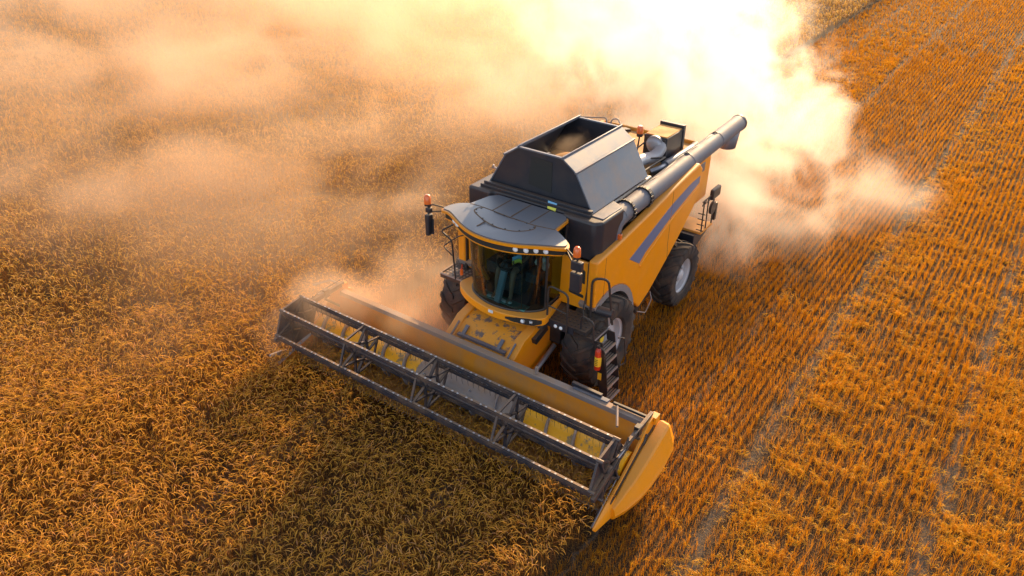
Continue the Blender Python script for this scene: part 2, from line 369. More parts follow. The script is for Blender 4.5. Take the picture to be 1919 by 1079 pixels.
# ---- grain tank lower box (dark)
b = MB().mat(DGR)
b.prism([(-1.52, -.32), (-.98, -.32), (-.95, -.20), (.70, -.20), (.74, -.34), (1.42, -.34), (1.54, -.20), (1.54, .62), (1.25, .78), (1.25, 2.4), (-1.52, 2.4)], 'z', 2.80, 3.60)
tank = b.build('grain_tank', combine, bevel=.05, seg=3)
b = MB().mat(DGR); b.prism([(-1.3, -.20), (1.24, -.20), (1.24, -.08), (-1.3, -.08)], 'z', 3.60, 3.66); b.box(-1.24, 1.24, -.16, -.07, 3.66, 3.72); b.mat(GRY)
b.prism([(1.22, -.1), (1.48, -.1), (1.50, .60), (1.22, .75)], 'z', 3.60, 3.618)
b.build('ledge', tank, bevel=.012)
b = MB().mat(AMB); b.box(.755, .83, -.355, -.33, 3.28, 3.46); b.build('reflector', tank, bevel=.008)
b = MB().mat(FBL); b.plate([(.30, -.165, 3.70), (.50, -.165, 3.69), (.50, -.175, 3.615), (.30, -.175, 3.625)], .006); b.mat(FYE); b.plate([(.30, -.176, 3.624), (.50, -.176, 3.614), (.50, -.214, 3.54), (.32, -.214, 3.56)], .006)
b.build('flag_sticker', tank)
# tank extension: sheet metal hopper
Y0, Y1 = -.05, 2.22
for s in (1, -1):
    b = MB().mat(GRY)
    A = [(1.21 * s, Y0, 3.62), (1.21 * s, Y1, 3.62), (.80 * s, Y1, 4.34), (.80 * s, Y0, 4.34)]
    Bq = [(.80 * s, Y0, 4.34), (.80 * s, Y1, 4.34), (.51 * s, Y1, 4.54), (.51 * s, Y0, 4.54)]
    for q in (A, Bq): b.plate(q if s > 0 else q[::-1], .028)
    b.beam((.815 * s, Y0 - .03, 4.348), (.815 * s, Y1 + .03, 4.348), .05, .035)
    b.beam((.50 * s, Y0 - .01, 4.56), (.50 * s, Y1 + .04, 4.56), .03, .06)
    b.build('hopper_side', tank, bevel=.006)
b = MB().mat(DGR)
end = [(1.19, 3.62), (.785, 4.34), (.49, 4.535), (-.49, 4.535), (-.785, 4.34), (-1.19, 3.62)]
b.prism(end, 'y', Y0 + .02, Y0 + .05); b.mat(GRY); b.beam((-.49, Y0 + .035, 4.55), (.49, Y0 + .035, 4.55), .05, .03); b.build('hopper_end', tank)
b = MB().mat(DGR); b.prism(end, 'y', Y1 - .05, Y1 - .02); b.mat(GRY); b.beam((-.49, Y1 - .035, 4.55), (.49, Y1 - .035, 4.55), .05, .03); b.build('hopper_end', tank)
b = MB().mat(INK); b.prism([(-.25, 3.86), (.28, 3.80), (.28, 4.42), (-.20, 4.44)], 'y', Y0 + .013, Y0 + .021); b.build('dark_screen', tank)
b = MB().mat(STEEL); b.box(-1.06, -1.0, -.065, -.04, 3.98, 4.02); b.tube([(-1.11, -.05, 3.98), (-1.07, -.06, 4.06)], .02, 6); b.build('latch', tank)
b = MB().mat(GRAIN)
gx, gy = 14, 20
b.add([(-1.0 + 2.0 * i / gx, .02 + 2.15 * j / gy, 3.72 + .50 * math.exp(-(((i / gx - .5) / .3) ** 2 + ((j / gy - .45) / .33) ** 2)) + .02 * random.random()) for i in range(gx + 1) for j in range(gy + 1)],
      [(i * (gy + 1) + j, (i + 1) * (gy + 1) + j, (i + 1) * (gy + 1) + j + 1, i * (gy + 1) + j + 1) for i in range(gx) for j in range(gy)])
b.build('grain_heap', tank, smooth=60)
b = MB().mat(STEEL); b.tube([(0, .7, 3.9), (0, 1.1, 4.15)], .09, 12); b.build('filling_auger', tank, smooth=40)

# ---- unloading tube
TA, TB = Vector((1.36, .75, 3.34)), Vector((1.36, 6.95, 3.53)); td = (TB - TA).normalized()
def tp(y): return TA + (TB - TA) * ((y - TA.y) / (TB.y - TA.y))
b = MB().mat(GRYT); b.tube([tp(1.75), tp(6.95)], .20, 24)
b.tube([tp(3.9), tp(3.94)], .207, 24); b.tube([tp(5.5), tp(5.53)], .207, 24)
b.mat(DGR).tube([tp(6.9), tp(6.97)], .21, 24)
tube = b.build('unloading_tube', combine, smooth=40)
b = MB().mat(GRYT); b.tube([tp(.72), tp(1.75)], .20, 24); b.tube(rounded([tp(1.0), tp(.55) + Vector((0, 0, -.02)), (1.36, .42, 3.0), (1.36, .42, 2.7)], .25, 6), .20, 20); b.build('elbow', tube, smooth=40)
for y in (1.0, 1.72):
    b = MB().mat(BLK); b.tube([tp(y), tp(y + (.03 if y < 1.5 else .10))], .235, 24)
    for k in range(18):
        a = 2 * math.pi * k / 18; c = tp(y) + Vector((math.cos(a) * .228, 0, math.sin(a) * .228)); b.tube([c - Vector((0, .03, 0)), c + Vector((0, .06, 0))], .016, 6)
    b.build('flange', tube)
b = MB().mat(GRYT)
c0, c1 = tp(6.35), tp(6.94)
sp = [Vector((1.36, 6.02, 3.34)), Vector((1.36, 6.90, 3.40))]
top = [Vector((1.36 + .17 * math.cos(a), 6.55 + .38 * math.sin(a), 3.42)) for a in [2 * math.pi * k / 20 for k in range(20)]]
bot = [Vector((1.36 + .17 * math.cos(a), 6.42 + .33 * math.sin(a), 3.04 - .05 * math.sin(a))) for a in [2 * math.pi * k / 20 for k in range(20)]]
b.add(top + bot, [(k, (k + 1) % 20, 20 + (k + 1) % 20, 20 + k) for k in range(20)])
b.build('spout', tube, smooth=50).modifiers.new('th', 'SOLIDIFY').thickness = .01
b = MB().mat(BLK); b.tube([tp(y) + Vector((-.06 + .03 * math.sin(y * 3), 0, .19 + .012 * math.sin(y * 9))) for y in np.arange(2.0, 5.7, .15)], .012, 6)
for y in (3.9, 5.45): b.tube([tp(y) + Vector((-.12, -.05, .15)), tp(y) + Vector((-.02, 0, .23)), tp(y) + Vector((.06, .06, .17))], .02, 6)
b.build('cable', tube, smooth=60)
b = MB().mat(BLK); b.beam((1.1, 4.1, 3.42), (1.36, 4.1, 3.25), .08, .05); b.build('tube_cradle', combine)

# ---- cab
CFl, CTop = 1.90, 3.42
fl = [(-.80, -.32), (.80, -.32), (.86, -.95), (.80, -1.12), (.62, -1.30), (.30, -1.44), (0, -1.48), (-.30, -1.44), (-.62, -1.30), (-.80, -1.12), (-.86, -.95)]
b = MB().mat(INT); b.prism(fl, 'z', CFl - .10, CFl); cab = b.build('cab', combine)
b = MB().mat(YELD); b.box(-.78, .78, -.36, -.32, CFl, 2.95); b.mat(INT); b.box(-.78, .78, -.365, -.33, 2.95, CTop); b.build('rear_wall', cab)
# windscreen + side glass : curved strip
def wall(path, z0, z1, lean=0.0, th=.006):
    n = len(path); m = MB().mat(GLS)
    nz = 4
    vs_ = []
    for k in range(nz + 1):
        u = k / nz
        for (x, y) in path: vs_.append((x * (1 + lean * u), y * (1 + lean * u * .6) - .02 * math.sin(math.pi * u), z0 + (z1 - z0) * u))
    m.add(vs_, [(k * n + i, k * n + i + 1, (k + 1) * n + i + 1, (k + 1) * n + i) for k in range(nz) for i in range(n - 1)])
    return m
front = [(-.845, -1.0), (-.79, -1.13), (-.62, -1.295), (-.30, -1.435), (0, -1.475), (.30, -1.435), (.62, -1.295), (.79, -1.13), (.845, -1.0)]
from itertools import chain
def spline(pts, n=4):
    out = []
    for i in range(len(pts) - 1):
        p0 = Vector(pts[max(i - 1, 0)]); p1 = Vector(pts[i]); p2 = Vector(pts[i + 1]); p3 = Vector(pts[min(i + 2, len(pts) - 1)])
        for k in range(n):
            t = k / n; out.append(tuple(0.5 * ((2 * p1) + (p2 - p0) * t + (2 * p0 - 5 * p1 + 4 * p2 - p3) * t * t + (3 * p1 - p0 - 3 * p2 + p3) * t ** 3)))
    out.append(tuple(pts[-1])); return out
fs_ = spline(front)
wall(fs_, CFl - .02, CTop, .06).build('windscreen', cab, smooth=80)
for s in (1, -1):
    wall([(.85 * s, -.98), (.84 * s, -.7), (.81 * s, -.34)], CFl - .02, CTop, .06).build('side_window', cab, smooth=80)
    b = MB().mat(BLK); b.tube([(.845 * s, -1.0, CFl - .05), (.87 * s, -1.03, 2.6), (.895 * s, -1.04, CTop + .02)], .028, 8); b.tube([(.81 * s, -.36, CFl - .05), (.86 * s, -.37, CTop + .02)], .042, 8)
    b.tube([(.81 * s, -.36, CFl + .02), (.845 * s, -.98, CFl + .02)], .025, 6)
    b.build('pillar', cab, smooth=60)
b = MB().mat(BLK); b.tube([(x * 1.005, y * 1.005, CFl - .01) for x, y in fs_], .022, 6); b.build('windscreen_seal', cab, smooth=60)
# yellow lower trim with lamps
def ring_prism(m, inner, outer, z0, z1):
    n = len(inner)
    m.add([(x, y, z0) for x, y in inner] + [(x, y, z1) for x, y in inner] + [(x, y, z0) for x, y in outer] + [(x, y, z1 - .02) for x, y in outer],
          list(chain.from_iterable(((i, i + 1, n + i + 1, n + i), (n + i, n + i + 1, 3 * n + i + 1, 3 * n + i), (3 * n + i, 3 * n + i + 1, 2 * n + i + 1, 2 * n + i), (2 * n + i, 2 * n + i + 1, i + 1, i)) for i in range(n - 1))) + [(0, n, 3 * n, 2 * n), (n - 1, 3 * n - 1, 4 * n - 1, 2 * n - 1)])
tin = spline([(-.86, -.50), (-.87, -.95), (-.80, -1.14), (-.62, -1.31), (-.30, -1.45), (0, -1.49), (.30, -1.45), (.62, -1.31), (.80, -1.14), (.87, -.95), (.83, -.40)])
tout = spline([(-1.00, -.62), (-1.13, -1.02), (-1.05, -1.22), (-.72, -1.43), (-.32, -1.56), (0, -1.60), (.32, -1.57), (.72, -1.46), (.98, -1.30), (1.00, -1.08), (.86, -.42)])
b = MB().mat(YEL); ring_prism(b, tin, tout, 1.70, CFl - .02)
trim = b.build('lower_trim', combine, bevel=.02, seg=3)
b = MB().mat(INK)
k0 = [(x, y) for x, y in tout if .28 < x < .99 and y < -1.25]
for i in range(len(k0) - 1):
    (xa, ya), (xb, yb) = k0[i], k0[i + 1]; h0 = .02 + .05 * math.sin(math.pi * i / len(k0)); h1 = .02 + .05 * math.sin(math.pi * (i + 1) / len(k0))
    b.add([(xa * 1.006, ya * 1.006, 1.785 - h0), (xb * 1.006, yb * 1.006, 1.785 - h1), (xb * 1.006, yb * 1.006, 1.785 + h1), (xa * 1.006, ya * 1.006, 1.785 + h0)], [(0, 1, 2, 3)])
o_ = b.build('lamp_recess', trim); o_.modifiers.new('th', 'SOLIDIFY').thickness = .01
for x_, y_ in ((.66, -1.49), (.80, -1.42)):
    b = MB().mat(LENS); b.ball((x_, y_, 1.785), .045, 12, (1, .5, 1)); b.mat(STEEL).lathe([(.05, -.02), (.056, .01), (.05, .012)], (x_, y_, 1.785), 'y', 14); b.build('headlight', trim, smooth=60)
b = MB().mat(WHT); b.box(-.05, .06, -1.625, -1.60, 1.79, 1.85); b.build('badge', trim, bevel=.01)
# roof
rb = [(-.80, -.26), (.80, -.26), (.91, -.40), (.95, -.88)]
rl = spline([(.95, -.88), (1.05, -.93), (1.20, -.99), (1.33, -1.05), (1.385, -1.15), (1.34, -1.26), (1.20, -1.42), (.96, -1.62), (.60, -1.78), (.18, -1.86), (-.20, -1.85), (-.55, -1.75), (-.90, -1.57), (-1.20, -1.38), (-1.42, -1.26), (-1.52, -1.16), (-1.50, -1.03), (-1.38, -.95), (-1.20, -.93), (-1.03, -.91)], 3)
outl = rb + rl[1:] + [(-.93, -.42)]
def droop(x, y):
    ax = abs(x); return -.16 * max(0, (ax - .92) / .58) ** 1.5 - .03 * max(0, (-y - 1.2) / .6) ** 2
def roof_slab(m, poly, z0, z1, inset=1.0):
    c = Vector((0, -1.0)); q = [((x - c.x) * inset + c.x, (y - c.y) * inset + c.y) for x, y in poly]; n = len(q)
    m.add([(x, y, z0 + droop(x, y)) for x, y in q] + [(x, y, z1 + droop(x, y)) for x, y in q], [(i, (i + 1) % n, n + (i + 1) % n, n + i) for i in range(n)])
    # fill top and bottom with a fine grid so the droop is followed
    for zz, off in ((z0, 0), (z1, n)):
        bmx = bmesh.new(); vv = [bmx.verts.new((x, y, 0)) for x, y in q]; fc = bmx.faces.new(vv)
        bmesh.ops.triangulate(bmx, faces=[fc])
        for cut in np.arange(-1.4, 1.45, .2): bmesh.ops.bisect_plane(bmx, geom=bmx.verts[:] + bmx.edges[:] + bmx.faces[:], plane_co=(cut, 0, 0), plane_no=(1, 0, 0))
        bmx.verts.index_update()
        m.add([(v.co.x, v.co.y, zz + droop(v.co.x, v.co.y)) for v in bmx.verts], [tuple(v.index for v in f.verts) for f in bmx.faces]); bmx.free()
b = MB().mat(YEL); roof_slab(b, outl, 3.495, 3.545)
roof = b.build('cab_roof', combine, smooth=40)
b = MB().mat(GRYR); roof_slab(b, outl, 3.5455, 3.572, .965); b.build('roof_skin', roof, smooth=40)
b = MB().mat(INK); roof_slab(b, outl, 3.36, 3.4945, .94); fas = b.build('roof_fascia', roof, smooth=40)
b = MB().mat(YEL)
lowr = [(x * .935, (y + 1) * .935 - 1) for x, y in rl if y < -1.2 ]
for i in range(len(lowr) - 1):
    (xa, ya), (xb, yb) = lowr[i], lowr[i + 1]
    b.beam((xa, ya, 3.352 + droop(xa, ya)), (xb, yb, 3.352 + droop(xb, yb)), .03, .018)
b.build('fascia_trim', roof)
for x_, y_ in ((.62, -1.705), (.80, -1.635), (.95, -1.545), (1.09, -1.44), (-.80, -1.555), (-.93, -1.48)):
    b = MB().mat(LENS); b.ball((x_ * 1.0, y_ - .005, 3.425 + droop(x_, y_)), .058, 12, (1, .6, .9)); b.build('work_light', roof, smooth=60)
b = MB().mat(SEAM); zt = 3.5725
def seam(pts, w_=.025):
    for i in range(len(pts) - 1):
        a, c = pts[i], pts[i + 1]; b.beam((a[0], a[1], zt + droop(*a)), (c[0], c[1], zt + droop(*c)), w_, .006)
seam([(-.98, -.93), (-.66, -.93), (0, -.99), (.55, -1.0), (.95, -.92)])
for x_ in (-.42, 0.02, .45): seam([(x_ - .02, -.30), (x_ - .03, -.95)])
hatch = spline([(-.66, -.94), (-.74, -1.03), (-.72, -1.15), (-.55, -1.27), (-.25, -1.40), (.05, -1.46), (.35, -1.42), (.55, -1.27), (.62, -1.12), (.58, -1.02)])
seam(hatch); seam([(-.28, -1.41), (-.30, -1.62)])
b.build('roof_seam', roof)
for q in hatch[2::4] + [(-.4, -.95), (-.15, -.97), (.15, -.98), (.4, -1.0)]:
    q2 = (q[0] * .96, (q[1] + 1.15) * .93 - 1.15); b = MB().mat(INK); b.tube([(q2[0], q2[1], 3.570), (q2[0], q2[1], 3.579)], .016, 6); b.build('roof_bolt', roof)
# interior : seat, column, wheel, monitor, cloth bags
b = MB().mat(SEAT); b.box(-.27, .27, -.98, -.50, 2.28, 2.42); b.box(-.26, .26, -.56, -.44, 2.40, 3.05); b.box(-.14, .14, -.55, -.46, 3.06, 3.25); b.mat(INT); b.box(-.22, .22, -.92, -.52, CFl, 2.28)
b.build('driver_seat', cab, bevel=.04, seg=3)
b = MB().mat(SHIRT); b.beam((-.02, -1.36, CFl), (0, -1.16, 2.52), .13, .09); b.mat(INT); b.beam((0, -1.16, 2.5), (.0, -1.10, 2.66), .16, .12); b.build('steering_column', cab, bevel=.02)
b = MB().mat(INK); cc = Vector((0, -1.07, 2.70)); ax1 = Vector((1, 0, 0)); ax2 = Vector((0, .85, .52)).normalized()
b.tube([cc + (ax1 * math.cos(2 * math.pi * k / 24) + ax2 * math.sin(2 * math.pi * k / 24)) * .20 for k in range(25)], .017, 6)
for a in (0.4, 2.7, 4.7): b.tube([cc, cc + (ax1 * math.cos(a) + ax2 * math.sin(a)) * .2], .014, 5)
b.build('steering_wheel', cab, smooth=60)
b = MB().mat(INT); b.box(.34, .60, -.95, -.45, 2.3, 2.5); b.build('console', cab, bevel=.02)
b = MB().mat(INT); b.box(-.62, -.34, -.92, -.45, 2.2, 2.45); b.build('console', cab, bevel=.02)
b = MB().mat(DGR); b.beam((.64, -.92, 2.2), (.64, -.92, 2.7), .04); b.box(.62, .66, -1.0, -.85, 2.65, 2.95); b.build('monitor', cab, bevel=.008)
b = MB().mat(YEL); b.tube([(-.70, -.75, CFl), (-.72, -1.0, 2.3), (-.75, -.9, 3.2)], .05, 8); b.build('grab_handle', cab, smooth=60)
b = MB().mat(TEAL); b.box(-.5, .6, -1.36, -1.16, CFl + .002, CFl + .02); b.mat(WHT); 
for k in range(6): b.ball((-.25 + k * .09, -1.30 + .02 * (k % 2), CFl + .035), .06, 8, (1.2, .8, .4))
b.build('floor_mat', cab)
b = MB().mat(BLK); b.tube([(-.5, -1.35, CFl + .15), (-.1, -1.49, CFl + .5)], .008, 5); b.build('wiper', cab)
# plastic bag and dash items
b = MB().mat(WHT)
for k in range(9): b.ball((.60 + .08 * math.sin(k * 2.3), -.72 + .07 * math.cos(k * 1.7), 2.66 + .05 * math.sin(k * 4.1)), .07, 8)
b.build('plastic_bag', cab, smooth=60)
b = MB().mat(WHT); b.box(.70, .73, -.52, -.46, 2.95, 3.10); b.mat(INK).box(.66, .70, -.55, -.45, 2.72, 2.95); b.build('paper_note', cab)

# ---- mirrors with beacons
def mirror(s, x, y, z):
    b = MB().mat(BLK)
    if s > 0: b.tube(rounded([(1.25, -1.10, 3.42), (x - .1, y + .02, z + .02), (x, y, z - .1)], .06), .016, 6); b.tube(rounded([(1.22, -1.02, 3.36), (x - .12, y + .04, z - .12), (x, y, z - .2)], .05), .014, 6)
    else: b.tube(rounded([(-1.46, -1.10, 3.40), (x + .07, y + .02, z + .06), (x, y, z - .04)], .05), .016, 6); b.tube([(-1.42, -1.05, 3.34), (x + .02, y + .02, z - .12)], .014, 6)
    b.mat(BLK).tube([(x, y, z - .42), (x, y, z + .06)], .018, 8)
    root = b.build('mirror', combine, smooth=60)
    b = MB().mat(DGR)
    if s > 0:
        b.box(x - .10, x + .12, y - .07, y + .03, z - .20, z - .02); b.box(x - .10, x + .11, y - .075, y + .03, z - .62, z - .24)
    else:
        b.box(x - .05, x + .07, y - .05, y + .05, z - .12, z - .02); b.prism([(x - .05, z - .16), (x + .06, z - .16), (x + .05, z - .60), (x - .04, z - .62)], 'y', y - .08, y + .06)
    b.build('mirror_housing', root, bevel=.02, seg=3)
    b = MB().mat(MIR); b.box(x - .085, x + .095, y + .0305, y + .034, z - .6, z - .26); b.build('mirror_glass', root)
    b = MB().mat(BLK); b.tube([(x - .02, y, z + .02), (x - .02, y, z + .06)], .065, 14); b.build('beacon_base', root, smooth=40)
    b = MB().mat(AMB); b.lathe([(0, .185), (.04, .18), (.062, .15), (.07, .0), (0, 0)], (x - .02, y, z + .06), 'z', 16); b.build('beacon', root, smooth=50)
mirror(1, 1.72, -1.40, 3.42); mirror(-1, -1.72, -1.32, 3.44)

# ---- left platform, railings, ladder
b = MB().mat(BLK); b.box(.88, 1.80, -1.06, -.52, 1.66, 1.74); b.box(.88, 1.0, -1.30, -1.0, 1.62, 1.70); b.box(1.50, 1.98, -1.0, -.48, 1.52, 1.60); b.mat(DGR)
b.box(.9, 1.55, -1.09, -1.06, 1.60, 1.76)
for k in range(9):
    for j in range(5): b.box(.98 + k * .09, 1.02 + k * .09, -1.0 + j * .1, -.96 + j * .1, 1.74, 1.752)
for k in range(5):
    for j in range(5): b.box(1.54 + k * .085, 1.58 + k * .085, -.94 + j * .09, -.90 + j * .09, 1.60, 1.612)
b.mat(STEEL).beam((1.98, -1.0, 1.61), (1.98, -.48, 1.61), .02, .02); b.beam((1.50, -1.0, 1.61), (1.50, -.48, 1.66), .02, .02)
plat = b.build('platform', combine)
for x_ in (1.16, 1.28): 
    b = MB().mat(LENS); b.ball((x_, -1.10, 1.66), .04, 10, (1, .5, 1)); b.build('platform_light', plat, smooth=60)
b = MB().mat(BLK)
b.tube(rounded([(.98, -1.12, 1.66), (.98, -1.12, 2.52), (1.42, -1.12, 2.46), (1.42, -1.12, 1.6)], .12), .020, 8)
b.tube([(.98, -1.12, 2.08), (1.42, -1.12, 2.03)], .014, 6)
b.tube(rounded([(1.60, -.55, 1.56), (1.60, -.58, 2.62), (1.86, -.42, 2.62), (1.98, -.35, 1.62)], .14), .024, 8)
b.tube(rounded([(1.66, -1.0, 1.56), (1.66, -1.0, 2.05), (1.92, -1.0, 1.98), (1.94, -1.0, 1.56)], .08), .018, 8)
b.tube(rounded([(1.46, -.47, 2.4), (1.46, -.6, 1.9), (1.55, -.7, 1.75), (1.62, -.85, 1.72)], .1), .01, 6)
b.build('handrail', plat, smooth=60)
b = MB().mat(RAIL); b.tube([(1.92, -.42, 1.90), (1.94, -.40, 1.62)], .02, 8); b.build('grab_post', plat)
b = MB().mat(DGR); b.tube([(1.62, -.40, 1.86), (1.98, -.36, 1.86)], .09, 12); b.build('canister', plat, smooth=40)
# ladder
lad0, lad1 = Vector((2.0, 0, 1.58)), Vector((2.22, 0, .26))
def lp(z): return lad0 + (lad1 - lad0) * ((1.58 - z) / 1.32)
b = MB().mat(BLK)
for y in (-.96, -.50): b.plate([lp(1.58) + Vector((-.06, y, 0)), lp(1.58) + Vector((.12, y, 0)), lp(.62) + Vector((.14, y, 0)), lp(.62) + Vector((-.06, y, 0))], .02)
b.mat(DGR); b.plate([lp(.62) + Vector((-.06, -.96, 0)), lp(.62) + Vector((.14, -.96, 0)), lp(.28) + Vector((.10, -.96, 0)), lp(.28) + Vector((-.02, -.96, 0))], .012); b.plate([lp(.62) + Vector((-.06, -.5, 0)), lp(.62) + Vector((.14, -.5, 0)), lp(.28) + Vector((.10, -.5, 0)), lp(.28) + Vector((-.02, -.5, 0))], .012)
lad = b.build('ladder', combine)
for z in (1.36, 1.10, .84, .58, .30):
    b = MB().mat(BLK); c = lp(z); b.box(c.x - .06, c.x + .13, -.95, -.51, z - .02, z - .004)
    b.mat(RAIL)
    for k in range(4): b.box(c.x - .05 + k * .05, c.x - .03 + k * .05, -.95, -.51, z - .004, z + .012)
    b.beam((c.x + .135, -.95, z + .0), (c.x + .135, -.51, z + .0), .012, .05)
    b.build('tread', lad)
b = MB().mat(BLK); b.tube(rounded([(2.18, -.44, 1.44), (2.24, -.30, 1.40), (2.32, -.30, .84), (2.26, -.44, .82)], .06), .016, 6); b.build('ladder_rail', lad, smooth=60); b = MB().mat(BLK); b.tube(rounded([(2.1, -.98, 1.5), (2.2, -.99, 1.42), (2.3, -.99, .7)], .08), .014, 6); b.build('ladder_rail', lad, smooth=60)
b = MB().mat(LBL); b.box(2.005, 2.012, -.86, -.72, 1.46, 1.57); b.build('warning_label', lad); b = MB().mat(LBL); b.box(2.08, 2.16, -.976, -.971, .74, .90); b.build('warning_label', lad)

# ---- right platform
b = MB().mat(BLK); b.box(-1.80, -.95, -.95, -.40, 1.66, 1.74); b.mat(RAIL)
for k in range(8):
    for j in range(5): b.box(-1.76 + k * .09, -1.72 + k * .09, -.9 + j * .1, -.86 + j * .1, 1.74, 1.75)
b.tube(rounded([(-1.80, -.42, 1.76), (-1.80, -.95, 1.76), (-1.1, -.95, 1.76)], .06), .02, 6)
platr = b.build('platform', combine)
b = MB().mat(BLK); b.tube(rounded([(-1.38, -.96, 1.75), (-1.42, -1.0, 2.66), (-1.72, -.98, 2.78), (-1.50, -.75, 2.92), (-1.3, -.5, 2.95)], .08), .018, 8)
b.tube(rounded([(-1.40, -.98, 2.28), (-1.70, -.95, 2.42), (-1.50, -.70, 2.60), (-1.3, -.5, 2.65)], .06), .014, 6)
b.tube(rounded([(-1.30, -.5, 1.75), (-1.3, -.5, 2.95)], .06), .016, 6); b.build('handrail', platr, smooth=60)
b = MB().mat(AMB); b.tube([(-1.28, -.88, 1.86), (-1.28, -.88, 1.98)], .035, 10); b.mat(RED).tube([(-1.28, -.88, 1.98), (-1.27, -.87, 2.1)], .012, 6); b.build('side_marker', platr)

# ---- rear platform, lamps, ladder
b = MB().mat(YELD); b.box(1.05, 1.72, 4.45, 5.15, 1.52, 1.58); b.mat(DGR); b.prism([(4.3, 1.1), (5.1, 1.35), (5.15, 1.52), (4.3, 1.52)], 'x', 1.0, 1.62); b.build('rear_platform', combine, bevel=.01)
b = MB().mat(BLK)
for y, x_ in ((4.5, 1.70), (4.75, 1.70), (5.1, 1.70)): b.tube([(x_, y, 1.55), (x_, y - .05, 2.4)], .016, 6)
b.tube([(1.70, 4.35, 2.40), (1.70, 5.2, 2.40)], .016, 6); b.tube([(1.70, 4.35, 2.30), (1.70, 5.2, 2.30)], .012, 6)
for k in range(4): b.tube([(1.70, 4.35 + k * .15, 2.30), (1.70, 4.43 + k * .15, 2.40)], .01, 5)
for k in range(4): b.tube([(1.60, 4.42, 1.65 + k * .14), (1.78, 4.42, 1.65 + k * .14)], .012, 5)
rr = b.build('rear_rail', combine)
b = MB().mat(BLK); b.box(1.66, 1.76, 4.82, 5.28, 2.28, 2.54); b.build('tail_lamp', rr, bevel=.03, seg=3)
b = MB().mat(BLK); b.tube([(1.70, 4.95, 2.05), (1.76, 4.95, 2.05)], .16, 18); b.box(1.68, 1.75, 5.15, 5.24, 1.65, 2.1); b.build('rear_reflector', rr, smooth=40)

# ---- feeder house
b = MB().mat(YELW)
b.prism([(-.72, 1.62), (-1.62, 1.42), (-2.16, 1.06), (-2.16, .50), (-1.4, .42), (-.6, .85)], 'x', -.68, .68)
feed = b.build('feeder_house', combine, bevel=.03)
for s in (1, -1):
    b = MB().mat(YEL)
    b.prism([(-.70, 1.66), (-1.62, 1.47), (-2.16, 1.10), (-2.16, .98), (-1.62, 1.34), (-.70, 1.52)], 'x', (.62 if s > 0 else -.82), (.82 if s > 0 else -.62))
    b.prism([(-.70, 1.53), (-1.62, 1.34), (-2.18, .97), (-2.16, .52), (-1.4, .42), (-.62, .85)], 'x', .685 * s, .80 * s)
    b.build('feeder_rail', feed, bevel=.015)
b = MB().mat(GRY)
for s in (1, -1): b.add([(.68 * s + dx, y, z) for dx in (0, .03) for (y, z) in ((-1.75, 1.40), (-2.05, 1.19), (-2.05, 1.22), (-1.75, 1.43))], [(0, 1, 2, 3), (7, 6, 5, 4), (0, 4, 5, 1), (1, 5, 6, 2), (2, 6, 7, 3), (3, 7, 4, 0)])
b.beam((-.56, -1.92, 1.255), (.58, -1.92, 1.255), .07, .05); b.beam((-.45, -1.92, 1.26), (-.45, -1.74, 1.39), .07, .04); b.beam((.40, -1.92, 1.26), (.40, -1.74, 1.39), .07, .04)
b.build('crossbar', feed)
b = MB().mat(STEEL); b.tube([(.92, -1.55, .55), (.92, -2.12, 1.2)], .04, 10); b.tube([(.92, -.7, .9), (.92, -1.55, .6)], .05, 10); b.build('lift_cylinder', feed, smooth=40)
b = MB().mat(BLK); b.beam((.85, -.95, 1.45), (.85, -1.35, 1.32), .10, .14); b.build('drive_shaft', feed)

# ---- header
HX0, HX1 = -3.52, 3.70
b = MB().mat(RAIL)
b.box(HX0, HX1, -2.22, -2.08, 1.20, 1.30)
b.mat(YELD); b.box(HX0, HX1, -2.10, -2.04, .45, 1.2); b.mat(RAIL); b.beam((HX0, -2.05, .5), (HX1, -2.05, .5), .14)
b.beam((1.45, -2.16, 1.31), (1.45, -2.16, 1.46), .05); b.mat(GRY).box(2.2, 2.9, -2.14, -2.04, 1.30, 1.33); b.mat(DGR).beam((2.15, -2.06, 1.36), (2.75, -2.06, 1.34), .07)
b.mat(BLK).beam((3.0, -2.10, 1.34), (3.66, -2.10, 1.34), .05)
head = b.build('header', combine, bevel=.008)
b = MB().mat(YELD); b.plate([(HX0, -2.20, 1.2), (HX1, -2.20, 1.2), (HX1, -2.36, .42), (HX0, -2.36, .42)], .02); b.build('back_sheet', head)
b = MB().mat(STEEL); b.plate([(HX0, -2.36, .40), (HX1, -2.36, .40), (HX1, -2.9, .26), (HX0, -2.9, .26)], .015); b.plate([(HX0, -2.9, .26), (HX1, -2.9, .26), (HX1, -3.42, .28), (HX0, -3.42, .28)], .015); b.build('header_floor', head)
b = MB().mat(STEEL); b.box(HX0, HX1, -3.48, -3.42, .27, .30)
for k in range(94):
    x_ = HX0 + .04 + k * .0767; b.add([(x_ - .02, -3.46, .275), (x_ + .02, -3.46, .275), (x_, -3.58, .285), (x_ - .02, -3.46, .30), (x_ + .02, -3.46, .30)], [(0, 1, 2), (3, 2, 4), (0, 2, 3), (1, 4, 2)])
b.build('cutter_bar', head)
